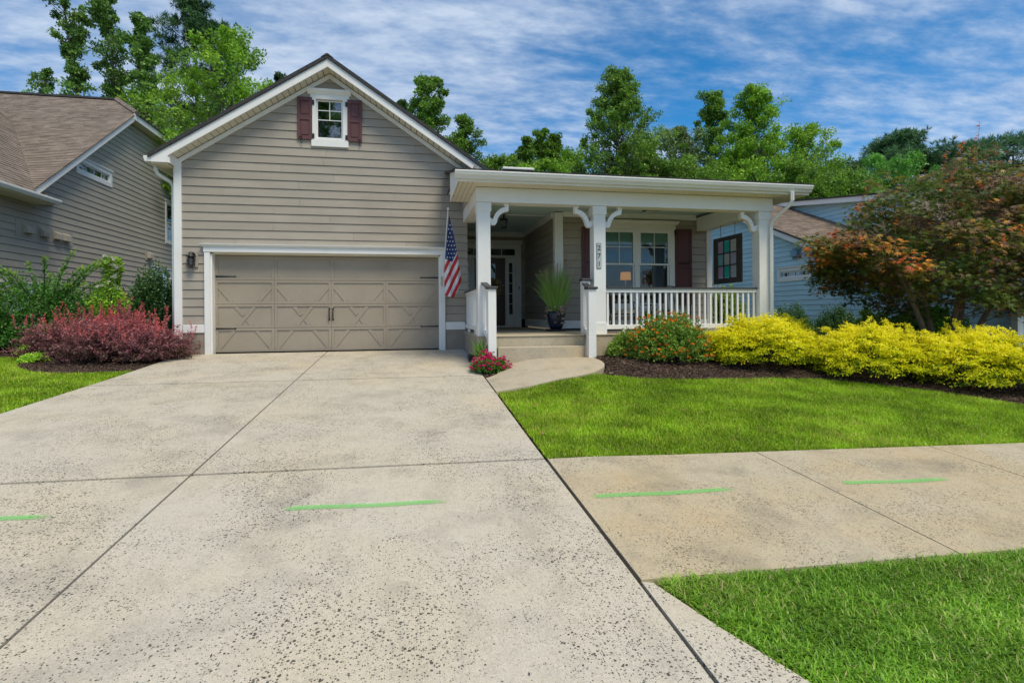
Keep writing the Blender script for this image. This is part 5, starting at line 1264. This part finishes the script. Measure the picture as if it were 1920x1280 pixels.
k = 20; i = rng.permutation(n)[:k]; parts = []
s = b[i] + UP * .1; e = s + nrm(b[i] - cc[i]) * rng.uniform(.14, .22, (k, 1)) + np.array([0, 0, .03]); parts.append(shoot_leaves(s, (s + e) / 2 + UP * .03, e, 110, 0, .014, (.018, .03), .4, 1, .3, .2)); parts.append(ribbons(a[i], cc[i] + UP * .1, s, .0025))
foliage(parts, M['plume'], t, 'seed_plumes')
n = 330; az = rng.uniform(0, 2 * np.pi, n); zz = rng.uniform(-.30, .10, n); rr_ = .20 + .05 * rng.random(n)
P = np.stack([px_ + rr_ * np.cos(az), py_ + rr_ * np.sin(az), PF + .46 + zz], 1); P = P[(zz > -.05) | (np.sin(az * 3) > .35)]; n = len(P); Ls = rng.uniform(.035, .06, n)
foliage([leaf_arrays(P, rng.normal(size=(n, 3)), nrm(rng.normal(size=(n, 3)) + UP), Ls, Ls * .6, rng.random(n))], M['bright'], t, 'trailing_leaves')
flowers(P[rng.permutation(n)[:64]] + np.array([0, -.03, .01]), .02, 7, .056, M['petal_b'], t)
# pot between the chairs
t = plant('potted_plant', 'purple pot with a yellow-green plant under the porch table', 'plant pot', (5.72, 11.95, PF))
MB().lathe((5.72, 11.95, PF), [(.08, 0), (.12, .2), (.125, .22), (.11, .22)], 16).build('pot', mat('purple_glaze', (.10, .03, .07), .4), t, smooth=True)
n = 240; P = np.array([5.72, 11.95, PF + .32]) + rng.normal(size=(n, 3)) * np.array([.10, .08, .09]); Ls = rng.uniform(.05, .09, n)
foliage([leaf_arrays(P, rng.normal(size=(n, 3)), nrm(rng.normal(size=(n, 3)) * .7 + UP), Ls, Ls * .6, rng.random(n))], M['lime'], t)

# ================================================================== trees
def tree(name, label, x, y, ztop, zbot, rad, m, prof='oval', ncl=60, nl=150, leaf=(.13, .22), lean=(0, 0), seed=0, tr=.16, clr=.55, group=None, z0=0.0, bark='bark', wr=.7, limb_up=.9, flat=.7, star=False):
    global rng
    keep = rng; rng = np.random.default_rng(seed * 7 + 3)
    t = thing(name, label, 'tree', (x, y, z0), group)
    H = ztop - zbot
    def axis(z):
        q = (z - z0) / (ztop - z0); q = np.asarray(q)
        return np.stack([x + lean[0] * q ** 1.5 + .12 * np.sin(q * 7 + seed), y + lean[1] * q ** 1.5 + .12 * np.cos(q * 6 + seed), np.asarray(z) + 0 * q], -1)
    def profile(u):     # u 0 bottom .. 1 top
        if prof == 'cone': return np.clip(1.06 - u, .08, 1) ** .72
        if prof == 'column': return (.75 + .25 * np.sin(u * 9 + seed)) * np.clip((1.03 - u) * 3.2, .12, 1)
        if prof == 'spire': return np.clip((1.05 - u), .09, 1) ** .55 * (.85 + .2 * np.sin(u * 11 + seed))
        return np.sqrt(np.clip(1 - (2 * u - .85) ** 2 / 1.35, .05, 1))
    ncl = int(ncl * (1.15 if prof == 'column' else 1.75)); rad = rad * (.86 if prof == 'column' else 1.18); u = rng.random(ncl) ** .95; u[:3] = (.97, .92, .86)
    az = rng.uniform(0, 2 * np.pi, ncl); rr = rad * profile(u) * rng.random(ncl) ** .42 * rng.uniform(.75, 1.12, ncl) * np.where(rng.random(ncl) < .12, 1.35, 1.0) * (1.12 + .24 * np.sin(3 * az + seed + 5 * u)) * (1.12 if prof in ('cone', 'spire') else 1.0)
    zc = zbot + H * u; ax = axis(zc)
    C = ax + np.stack([rr * np.cos(az), rr * np.sin(az), 0 * rr], 1)
    zr = np.maximum(z0 + 1.0, zc - rr * limb_up - .25); O = axis(zr)
    mid = (O + C) / 2; mid[:, 2] -= rr * .08
    cl = clr * .88 * rng.uniform(.5, 1.3, ncl) * (.6 + .4 * np.clip(profile(u), 0, 1))
    nn = (nl * 1.35 * rng.uniform(.4, 1.6, ncl)).astype(int); I = np.repeat(np.arange(ncl), nn); k = len(I)
    off = rng.normal(size=(k, 3)); off = off / np.linalg.norm(off, axis=1, keepdims=True) * (rng.random((k, 1)) ** .45)
    P = C[I] + off * (cl[I, None] * np.array([1, 1, flat]))
    on = rng.random(k) < .30; tt = rng.uniform(.35, 1, k)[:, None]
    LP = (1 - tt) ** 2 * O[I] + 2 * tt * (1 - tt) * mid[I] + tt ** 2 * C[I] + rng.normal(size=(k, 3)) * cl[I, None] * .35
    P = np.where(on[:, None], LP, P)
    D = nrm(off + rng.normal(size=(k, 3)) * .7 + np.array([0, 0, -.15])); N = nrm(rng.normal(size=(k, 3)) * .6 + UP * .8)
    Ls = rng.uniform(leaf[0], leaf[1], k) * .64; tint = clipn(.45 + rng.normal(0, .22, k) + rng.normal(0, .14, ncl)[I])
    S = nrm(np.cross(D, N)); w_ = (Ls * wr * .62)[:, None]; V = np.stack([P - S * w_, P + S * w_, P + D * Ls[:, None]], 1).reshape(-1, 3); F = np.arange(k * 3).reshape(-1, 3); T = np.repeat(tint, 3)
    link('crown', np_mesh('crown', V, F, m, T), t)
    mb = MB(); zs = np.linspace(z0 - .2, ztop - .1 * H, 10); A = axis(zs); A[0] = A[1] - np.array([0, 0, zs[1] - zs[0]])
    mb.tube([tuple(p) for p in A], [tr * (1 - .9 * i / 9) for i in range(10)], 7)
    for i in range(ncl):
        r0 = max(.012, tr * .32 * (1 - u[i] * .75)); mb.tube([tuple(O[i]), tuple(mid[i]), tuple(C[i])], [r0, r0 * .6, r0 * .2], 4, cap=False)
    mb.build('trunk', M[bark], t); rng = keep
    return t
def needles(name, label, x, y, ztop, zbot, rad, m, ncl=46, ntuft=26, nneed=26, L=(.22, .34), seed=1, lean=(0, 0), tr=.22, clr=.75, group=None, w=.016):
    """long-needled pine: tufts of needles on up-turned branches"""
    global rng
    keep = rng; rng = np.random.default_rng(seed); t = thing(name, label, 'tree', (x, y, 0), group); H = ztop - zbot
    u = rng.random(ncl) ** .8; u[:2] = (.96, .9); az = rng.uniform(0, 2 * np.pi, ncl); rr = rad * np.sqrt(np.clip(1 - (1.75 * u - .8) ** 2, .06, 1)) * rng.uniform(.35, 1.05, ncl)
    zc = zbot + H * u; C = np.stack([x + lean[0] * u + rr * np.cos(az), y + rr * np.sin(az), zc], 1); O = np.stack([x + lean[0] * u, y + 0 * u, zc - rr * .35 - .2], 1)
    I = np.repeat(np.arange(ncl), ntuft); k = len(I); off = rng.normal(size=(k, 3)); off = nrm(off) * rng.random((k, 1)) ** .5
    tc_ = C[I] + off * clr * np.array([1, 1, .45]) * rng.uniform(.6, 1.2, (ncl, 1))[I]; J = np.repeat(np.arange(k), nneed)
    D = nrm(rng.normal(size=(len(J), 3)) + UP * .55 + off[J] * .6); Ls = rng.uniform(L[0], L[1], len(J)); tint = clipn(.4 + rng.normal(0, .2, k)[J] + rng.normal(0, .1, len(J)))
    V, F, T = leaf_arrays(tc_[J], D, rng.normal(size=(len(J), 3)), Ls, np.full(len(J), w), tint, 0)
    link('crown', np_mesh('crown', V, F, m, T), t)
    mb = MB().tube([(x, y, -.2), (x, y, zbot * .6), (x + lean[0] * .5, y, zbot + H * .5), (x + lean[0], y, ztop - .3)], [tr, tr * .85, tr * .5, .03], 8)
    for i in range(ncl): mb.tube([tuple(O[i]), tuple((O[i] + C[i]) / 2 - np.array([0, 0, .1])), tuple(C[i])], [.05, .035, .012], 4, cap=False)
    mb.build('trunk', M['bark_d'], t); rng = keep
M['sweet'] = leaf_mat('sweetgum_leaves', [(0, (.035, .080, .018)), (.5, (.070, .140, .028)), (1, (.13, .22, .045))], .28, .45, .25, .35, gain=2.3)
M['lush'] = leaf_mat('lush_leaves', [(0, (.065, .145, .014)), (.5, (.135, .255, .022)), (1, (.24, .37, .035))], .35, .5, .2, .35, gain=1.85)
M['mid'] = leaf_mat('mid_green_leaves', [(0, (.045, .100, .014)), (.5, (.095, .180, .024)), (1, (.17, .27, .04))], .32, .5, .25, .35, gain=1.85)
M['greyg'] = leaf_mat('grey_green_leaves', [(0, (.055, .090, .032)), (.5, (.11, .165, .058)), (1, (.18, .24, .09))], .3, .55, .2, .35, gain=1.85)
M['darkg'] = leaf_mat('dark_green_leaves', [(0, (.018, .045, .012)), (1, (.06, .11, .025))], .25, .5, .25, .35, gain=1.85)
M['pine'] = leaf_mat('pine_needles', [(0, (.012, .038, .014)), (.6, (.030, .075, .022)), (1, (.07, .125, .035))], .12, .5, .2, .4, gain=2.3)
M['pineb'] = leaf_mat('far_pine_needles', [(0, (.022, .055, .024)), (1, (.065, .125, .045))], .12, .5, .2, .3, gain=2.6)
TG = 'trees behind the houses'
tree('sweetgum_tree', 'tall slim leaning tree at the top left, open crown against the sky', -17.7, 36, 22.4, 11.5, 1.25, M['sweet'], 'column', 70, 110, (.17, .28), (-2.9, 0), 1, .2, .5, TG)
tree('sweetgum_tree', 'low side limb of leaves above the brown roof at far left', -20.9, 36.5, 15.5, 11.0, 1.1, M['sweet'], 'oval', 26, 90, (.17, .28), (-.4, 0), 2, .12, .45, TG)
tree('sweetgum_tree', 'tall slim upright tree second from the left above the brown roof', -17.6, 37, 22.5, 12.0, 1.15, M['sweet'], 'column', 75, 120, (.17, .28), (-.5, 0), 3, .2, .5, TG)
tree('sweetgum_tree', 'thin pole-like tree right of the second tall tree', -16.2, 39, 20.6, 12.0, .55, M['sweet'], 'column', 34, 80, (.17, .27), (-.8, 0), 4, .12, .36, TG)
tree('sweetgum_tree', 'slim tree just left of the big dark pine', -14.7, 35, 18.6, 8.6, 1.1, M['sweet'], 'spire', 66, 120, (.17, .27), (-.6, 0), 5, .18, .5, TG)
needles('pine_tree', 'big dark pine behind the bright green tree on the left', -13.3, 38, 20.9, 8.0, 2.7, M['pine'], 84, 24, 20, (.28, .44), 6, (-.2, 0), .25, .85, TG, .042)
tree('leafy_tree', 'bright green bushy tree beside the left slope of the gable', -7.9, 26.5, 13.6, 5.2, 2.45, M['lush'], 'oval', 120, 150, (.13, .22), (0, 0), 7, .2, .62, TG)
tree('leafy_tree', 'darker green tree filling the gap between the left house and the gable', -12.0, 31, 11.6, 5.0, 2.2, M['mid'], 'oval', 70, 110, (.14, .24), (0, 0), 8, .18, .6, TG)
tree('leafy_tree', 'small far treetop peeping over the left rake near the gable peak', -8.6, 40, 17.7, 13.0, 1.0, M['darkg'], 'cone', 22, 80, (.17, .28), (0, 0), 9, .12, .45, TG)
tree('leafy_tree', 'small far treetop peeping over the right rake of the gable', -.1, 36, 14.8, 10.5, .95, M['darkg'], 'cone', 22, 80, (.17, .28), (0, 0), 10, .12, .45, TG)
tree('leafy_tree', 'pointed green tree rising behind the right slope of the gable', 1.2, 31, 14.5, 7.0, 1.55, M['mid'], 'spire', 84, 130, (.14, .23), (0, 0), 11, .16, .5, TG)
tree('leafy_tree', 'shorter pointed tree where the gable meets the porch roof', 3.2, 30, 11.9, 6.0, 1.35, M['mid'], 'spire', 66, 120, (.14, .23), (0, 0), 12, .15, .5, TG)
for i, (x, zt, lab) in enumerate(((7.5, 12.3, 'left one of three slim spire-topped trees above the porch roof'), (8.75, 13.1, 'middle one of three slim spire-topped trees above the porch roof'), (9.9, 12.8, 'right one of three slim spire-topped trees above the porch roof'))):
    tree('leafy_tree', lab, x, 34 + i * .5, zt, 7.0, 1.05, M['mid'], 'spire', 46, 110, (.15, .24), (0, 0), 20 + i, .13, .45, TG)
tree('leafy_tree', 'tallest pyramid-shaped tree above the middle of the porch roof', 12.4, 31, 15.7, 6.5, 2.7, M['mid'], 'cone', 150, 120, (.14, .23), (.5, 0), 30, .2, .55, TG)
tree('leafy_tree', 'rounded tree just right of the tallest pyramid tree', 16.3, 35, 13.1, 7.0, 1.8, M['mid'], 'oval', 66, 110, (.15, .25), (0, 0), 31, .16, .6, TG)
tree('leafy_tree', 'dull grey-green rounded tree above the porch window', 16.9, 31.5, 12.5, 6.5, 1.8, M['greyg'], 'oval', 76, 110, (.15, .24), (0, 0), 32, .16, .6, TG)
tree('leafy_tree', 'tall dark spire tree right of the grey-green tree', 20.3, 33, 15.6, 6.5, 1.95, M['mid'], 'spire', 100, 120, (.15, .24), (0, 0), 33, .18, .55, TG)
tree('leafy_tree', 'large bright pyramid tree above the right end of the porch roof', 21.7, 30, 15.0, 6.0, 2.5, M['lush'], 'cone', 150, 120, (.14, .23), (-.3, 0), 34, .2, .6, TG)
tree('leafy_tree', 'round-shouldered green tree above the downspout', 26.0, 31, 12.9, 5.5, 2.3, M['lush'], 'oval', 96, 120, (.14, .23), (0, 0), 35, .18, .65, TG)
tree('leafy_tree', 'dark tree at the right end of the row, above the blue gable', 31.2, 34, 11.9, 5.0, 2.2, M['darkg'], 'oval', 76, 110, (.15, .25), (0, 0), 36, .18, .65, TG)
tree('leafy_tree', 'low pale green tree over the ridge of the blue house', 24.6, 27.5, 8.9, 5.0, 1.15, M['lush'], 'oval', 46, 110, (.12, .2), (0, 0), 37, .12, .5, TG)
tree('leafy_tree', 'pale green tree behind the left part of the maple crown', 34.6, 33.5, 12.3, 5.0, 2.7, M['bright'], 'oval', 90, 110, (.15, .25), (0, 0), 38, .18, .7, TG)
for i, (x, y, zt, r_, m_, lab) in enumerate(((5.6, 33, 10.4, 1.6, 'mid', 'low understorey tree at the left end of the porch roof line'), (11.0, 37, 12.2, 1.8, 'lush', 'understorey tree left of the tallest pyramid tree'), (14.3, 33, 10.6, 1.7, 'lush', 'low bright understorey tree under the tallest pyramid tree'), (18.6, 34, 11.0, 1.7, 'mid', 'understorey tree between the grey-green tree and the dark spire'), (23.9, 35, 12.3, 1.9, 'mid', 'understorey tree behind the large bright pyramid tree'), (28.6, 34, 11.2, 1.8, 'lush', 'understorey tree behind the round-shouldered tree'), (8.6, 31, 9.6, 2.2, 'lush', 'bushy green tree below the three spires'), (16.0, 30, 9.9, 2.2, 'mid', 'bushy tree below the rounded tree, above the porch roof'), (19.3, 29.5, 9.8, 2.1, 'lush', 'bushy bright tree between the dark spire and the bright pyramid tree'), (22.9, 28.5, 9.3, 2.2, 'mid', 'bushy tree at the foot of the large bright pyramid tree'), (26.9, 29, 9.2, 2.0, 'mid', 'bushy tree above the right end of the gutter'))):
    tree('leafy_tree', lab, x, y, zt + .2, 5.0, r_ * 1.15, M[m_], 'oval', 95, 110, (.15, .25), (0, 0), 50 + i, .15, .6, TG)
needles('pine_tree', 'far bluish pine on the skyline left of the maple top', 65.0, 60, 23.9, 13, 5.0, M['pineb'], 70, 26, 20, (.5, .9), 61, (0, 0), .35, 1.6, TG, .09)
needles('pine_tree', 'far bluish pine behind the maple top', 69.5, 55, 22.0, 10, 4.2, M['pineb'], 40, 20, 20, (.5, .9), 62, (0, 0), .35, 1.5, TG, .07)
needles('pine_tree', 'far bluish pine at the right edge of the skyline', 69.6, 50, 21.0, 10, 4.6, M['pineb'], 40, 20, 20, (.5, .9), 63, (0, 0), .35, 1.5, TG, .07)
tree('street_tree', 'tree across the street, seen only as a reflection in the attic window', -7.4, -20, 18.5, 7, 2.8, M['sweet'], 'oval', 70, 100, (.2, .34), (0, 0), 70, .25, .8)

# ---- the Japanese maple: five leaning stems, layered pads of palmate leaves
M['maple'] = leaf_mat('maple_leaves', [(0, (.050, .090, .014)), (.24, (.10, .14, .018)), (.40, (.17, .14, .035)), (.52, (.15, .085, .055)), (.64, (.14, .07, .062)), (.76, (.46, .27, .04)), (.88, (.54, .19, .035)), (1, (.50, .10, .035))], .40, .5, .22, 1.2, gain=1.36)
mx0, my0 = 10.6, 8.8; mz0 = h(mx0, my0)
t = thing('japanese_maple', 'spreading bronze and green Japanese maple with several stems in front of the blue house', 'tree', (mx0, my0, mz0))
keep = rng; rng = np.random.default_rng(77)
mb = MB(); tips = []
for k, (bx_, ex_, ey_, ez_) in enumerate(((-.42, -1.9, -.3, 2.3), (-.2, -.6, .5, 3.0), (.05, .3, -.4, 3.1), (.28, 1.3, .4, 3.0), (.5, 2.1, -.2, 2.6))):
    p0 = Vector((mx0 + bx_, my0 + .1 * (k % 2), mz0 - .05)); p3 = Vector((mx0 + ex_, my0 + ey_, mz0 + ez_)); p1 = p0 + Vector((bx_ * .35, 0, .8)); p2 = p0 * .4 + p3 * .6 + Vector((0, 0, .25))
    pts = []
    for i in range(8):
        q = i / 7; pts.append(p0 * (1 - q) ** 3 + p1 * 3 * q * (1 - q) ** 2 + p2 * 3 * q * q * (1 - q) + p3 * q ** 3)
    mb.tube(pts, [.065 - .048 * i / 7 for i in range(8)], 8); tips += [(Vector(p), .05 - .04 * i / 7) for i, p in enumerate(pts) if i > 1]
mb.build('trunk', M['bark'], t)
def m_top(dx, dy):
    r2 = np.clip((dx / 3.05) ** 2 + (dy / 1.7) ** 2, 0, 1)
    return .85 + 3.25 * np.sqrt(np.clip(1 - r2 * .93, .02, 1)) + .17 * dx + .22 * np.sin(dx * 2.9 + .6) * np.cos(dy * 2.2) + .12 * np.sin(dx * 6.1 + dy * 3)
def m_low(dx, dy):
    r2 = np.clip((dx / 3.05) ** 2 + (dy / 1.7) ** 2, 0, 1); return .74 + .22 * r2 + .62 * np.clip(-dx - .9, 0, 3) + .1 * np.sin(dx * 4)
def envelope(n):
    az = rng.uniform(0, 2 * np.pi, n); r_ = rng.random(n) ** .5; dx = 3.05 * r_ * np.cos(az); dy = 1.7 * r_ * np.sin(az)
    lo, hi = m_low(dx, dy), m_top(dx, dy); hi = np.maximum(hi, lo + .1); u = rng.random(n) ** .72
    return np.stack([mx0 + .35 + dx, my0 + .1 + dy, mz0 + lo + (hi - lo) * u], 1), u
C, u = envelope(620)
lm = MB()
for i in range(0, len(C), 3):
    c = Vector(C[i]); o, r0 = min(tips, key=lambda q: (q[0] - c).length + max(0, q[0].z - c.z + .1) * 3); lm.tube([o, o * .5 + c * .5 + Vector((0, 0, .06)), c], [min(r0, .011), .0055, .0025], 4, cap=False)
lm.build('branches', M['bark'], t)
nl = 54; I = np.repeat(np.arange(len(C)), nl); k = len(I); a = rng.uniform(0, 2 * np.pi, k); rr = np.sqrt(rng.random(k)); cr = rng.uniform(.20, .42, len(C))[I]
off = np.stack([rr * np.cos(a) * cr, rr * np.sin(a) * cr, rng.normal(0, .075, k) - .10 * rr ** 2], 1); P = C[I] + off
D = nrm(off * np.array([1, 1, 0]) / .3 + rng.normal(size=(k, 3)) * .4 + np.array([0, -.15, -.30])); N = nrm(rng.normal(size=(k, 3)) * .33 + UP + np.array([0, -.25, 0]))
rel = 1 - (mz0 + m_top(P[:, 0] - mx0 - .35, P[:, 1] - my0 - .1) - P[:, 2]) / 2.0; kind_ = rng.normal(0, .15, len(C))[I]
tint = clipn(.13 + kind_ * .9 + rng.normal(0, .10, k) + .20 * (rng.random(len(C)) < .25)[I] + np.where(rel > .80, np.clip((rel - .84) * 3.2, 0, .60) * (rng.random(len(C)) < .40)[I], 0) + .27 * ((rel < .80) & (rng.random(len(C)) < .5)[I]))
V, F, T = star_arrays(P, D, N, rng.uniform(.068, .118, k), tint); link('crown', np_mesh('crown', V, F, M['maple'], T), t)
# new red shoots standing out of the top
k = 15; s = np.stack([mx0 + rng.uniform(-1.9, 2.6, k), my0 + rng.uniform(-1, 1, k), np.zeros(k)], 1); s[:, 2] = mz0 + m_top(s[:, 0] - mx0 - .35, s[:, 1] - my0 - .1) - .25; e = s + np.stack([rng.normal(.05, .12, k), rng.normal(0, .1, k), rng.uniform(.25, .55, k)], 1)
s[0] = (11.2, my0, mz0 + 3.8); e[0] = (11.42, my0, mz0 + 4.75)
tt = np.tile(np.linspace(.1, 1, 14), (k, 1)); P, D = bez(s, (s + e) / 2, e, tt); P = P.reshape(-1, 3); D = nrm(rng.normal(size=P.shape) * np.array([1, 1, .25])); n = len(P)
V, F, T = star_arrays(P, D, nrm(rng.normal(size=P.shape) * .3 + UP), rng.uniform(.06, .09, n), clipn(.86 + rng.normal(0, .1, n))); link('new_leaves', np_mesh('new_leaves', V, F, M['maple'], T), t)
sm_ = MB()
for i in range(k): sm_.tube([tuple(s[i] - UP * .4), tuple(e[i])], [.006, .003], 4, cap=False)
sm_.build('new_shoots', M['bark'], t)['kind'] = 'stuff'; rng = keep

# ================================================================== grass and mulch
def patches(X, Y, s, seed):
    return (np.sin(X * 1.7 * s + seed) + np.sin(Y * 2.3 * s + X * .9 * s + seed * 2) + np.sin((X - Y) * 3.1 * s + seed * 3) + np.sin((X * .7 + Y * 1.9) * 5.3 * s)) / 4
def grass(name, label, poly, box, dens, L, w, m, seed, lie=.5, seg=1, dfun=None):
    r = np.random.default_rng(seed); x0, x1, y0, y1 = box; n = int((x1 - x0) * (y1 - y0) * dens)
    X = r.uniform(x0, x1, n); Y = r.uniform(y0, y1, n); ok = inside(poly, X, Y)
    if dfun is not None: ok &= r.random(n) < dfun(X, Y)
    X, Y = X[ok], Y[ok]; n = len(X); Z = hv(X, Y) - .022
    pt = patches(X, Y, 1.0, seed); az = r.uniform(0, 2 * np.pi, n) + pt; el = np.clip(r.normal(1.25 - lie * .6, .35, n), .12, 1.5); l = r.uniform(L[0], L[1], n) * (1 + .18 * pt)
    P = np.stack([X, Y, Z], 1); D = np.stack([np.cos(az) * np.cos(el), np.sin(az) * np.cos(el), np.sin(el)], 1); S = nrm(np.cross(D, UP)); t_ = clipn(.5 + .28 * pt + r.normal(0, .22, n) + (r.random(n) < .06) * .5)
    W_ = (w * r.uniform(.7, 1.3, n))[:, None]; l = l[:, None]
    if seg == 1:
        m1 = P + D * l * .55; tip = P + D * l + np.stack([np.cos(az), np.sin(az), 0 * az - .9], 1) * l * .22
        V = np.stack([P - S * W_ * .5, P + S * W_ * .5, m1 + S * W_ * .45, tip, m1 - S * W_ * .45], 1).reshape(-1, 3)
        F = (np.arange(n)[:, None, None] * 5 + np.array([[0, 1, 2], [0, 2, 4], [4, 2, 3]])[None]).reshape(-1, 3); T = np.repeat(t_, 5)
    else:
        V = np.stack([P - S * W_ * .5, P + S * W_ * .5, P + D * l], 1).reshape(-1, 3); F = (np.arange(n)[:, None] * 3 + np.array([[0, 1, 2]])); T = np.repeat(t_, 3)
    return tag(link(name, np_mesh(name, V, F, m, T)), label, 'grass', None, 'stuff')
M['lawn'] = leaf_mat('lawn_blades', [(0, (.085, .165, .008)), (.35, (.21, .345, .010)), (.7, (.29, .46, .018)), (.92, (.38, .53, .04)), (1, (.50, .42, .12))], .36, .5, .30, 2.2, gain=1.22)
M['lawn_n'] = leaf_mat('near_lawn_blades', [(0, (.050, .130, .012)), (.4, (.135, .29, .018)), (.75, (.23, .42, .032)), (.95, (.34, .50, .07)), (1, (.48, .42, .18))], .34, .4, .26, 2.4, gain=1.25)
far_d = lambda X, Y: np.where(X > 9.3, .0, np.clip(1.25 - (Y - 4.9) * .17, .35, 1))
grass('lawn_grass', 'curved green front lawn between the mulch bed and the sidewalk', LAWN_R, (1.3, 9.6, 4.93, 8.3), 11500, (.035, .065), .0095, M['lawn'], 5, 1.15, 2, far_d)
grass('verge_grass', 'near strip of longer grass between the sidewalk and the street', LAWN_S, (1.37, 4.3, 1.0, 2.83), 16500, (.035, .082), .0060, M['lawn_n'], 6, .95, 1)
grass('side_grass', 'green lawn left of the driveway', LAWN_L, (-10.0, -4.81, 6.6, 13.4), 5200, (.04, .07), .012, M['lawn'], 7, 1.1, 2)
def chips(name, label, poly, box, dens, seed, ex=None):
    r = np.random.default_rng(seed); x0, x1, y0, y1 = box; n = int((x1 - x0) * (y1 - y0) * dens); X = r.uniform(x0, x1, n); Y = r.uniform(y0, y1, n); ok = inside(poly, X, Y); X, Y = X[ok], Y[ok]; n = len(X)
    P = np.stack([X, Y, hv(X, Y) - .006 + r.random(n) * .02], 1); az = r.uniform(0, 6.28, n); D = np.stack([np.cos(az), np.sin(az), r.normal(0, .25, n)], 1); L_ = r.uniform(.018, .055, n)
    V, F, T = leaf_arrays(P, D, nrm(r.normal(size=(n, 3)) * .45 + UP), L_, L_ * r.uniform(.25, .6, n), r.random(n), .05); return tag(link(name, np_mesh(name, V, F, M['chip'], T)), label, 'mulch', None, 'stuff')
M['chip'] = leaf_mat('bark_chips', [(0, (.028, .016, .012)), (.5, (.075, .045, .032)), (.85, (.14, .085, .06)), (1, (.24, .17, .12))], 0, .85, .15, 3)
chips('mulch_chips', 'brown bark mulch in the bed below the porch and golden shrubs', BED_R, (3.1, 9.8, 5.7, 10.1), 1900, 8)
chips('mulch_chips', 'brown bark mulch under the barberries', BED_L, (-9.5, -4.8, 10.5, 14.5), 1100, 9)
chips('mulch_chips', 'brown bark mulch in the small flower pocket', BED_F, (1.2, 1.7, 8.9, 10.1), 2600, 10)
# fallen petals on the lawn
pk = mat('pink_petal', (.62, .16, .18), .7); pw = mat('blush_petal', (.75, .55, .52), .7)
for (x, y, m_, r_, lab) in ((3.2, 8.12, pw, 1.2, 'pale blush fallen flower at the tip of the lawn beside the mulch bed'), (2.05, 7.55, pk, .9, 'small red petal on the lawn near the front path'), (1.62, 6.75, pk, .9, 'small red petal on the lawn beside the driveway edge'), (1.42, 5.6, pk, .8, 'small dark red petal at the near corner of the lawn'), (3.4, 6.2, pk, .7, 'small red petal in the middle of the front lawn')):
    z = h(x, y) + .035; a = rng.uniform(0, 6.28); mb = MB()
    for k in range(4):
        q = a + k * 1.57; e = r_; mb.add([(x, y, z), (x + .022 * e * math.cos(q - .5), y + .022 * e * math.sin(q - .5), z + .006), (x + .032 * e * math.cos(q), y + .032 * e * math.sin(q), z + .004), (x + .022 * e * math.cos(q + .5), y + .022 * e * math.sin(q + .5), z + .006)], [(0, 1, 2, 3)])
    tag(mb.build('fallen_flower', m_), lab, 'flower', 'fallen flowers on the lawn')
# leaf and grass litter dotting the concrete
n = 220; X = rng.uniform(-1.5, 6, n); Y = rng.uniform(2.0, 5, n); P = np.stack([X, Y, hv(X, Y) + .006], 1); ok = (X < 1.25) | (Y > 2.86); P = P[ok]; n = len(P)
az = rng.uniform(0, 6.28, n); L_ = rng.uniform(.008, .03, n); V, F, T = leaf_arrays(P, np.stack([np.cos(az), np.sin(az), 0 * az], 1), np.repeat(UP[None], n, 0), L_, L_ * .3, rng.random(n), .05)
tag(link('leaf_litter', np_mesh('leaf_litter', V, F, M['chip'], T)), 'scattered leaf crumbs on the concrete', 'litter', None, 'stuff')
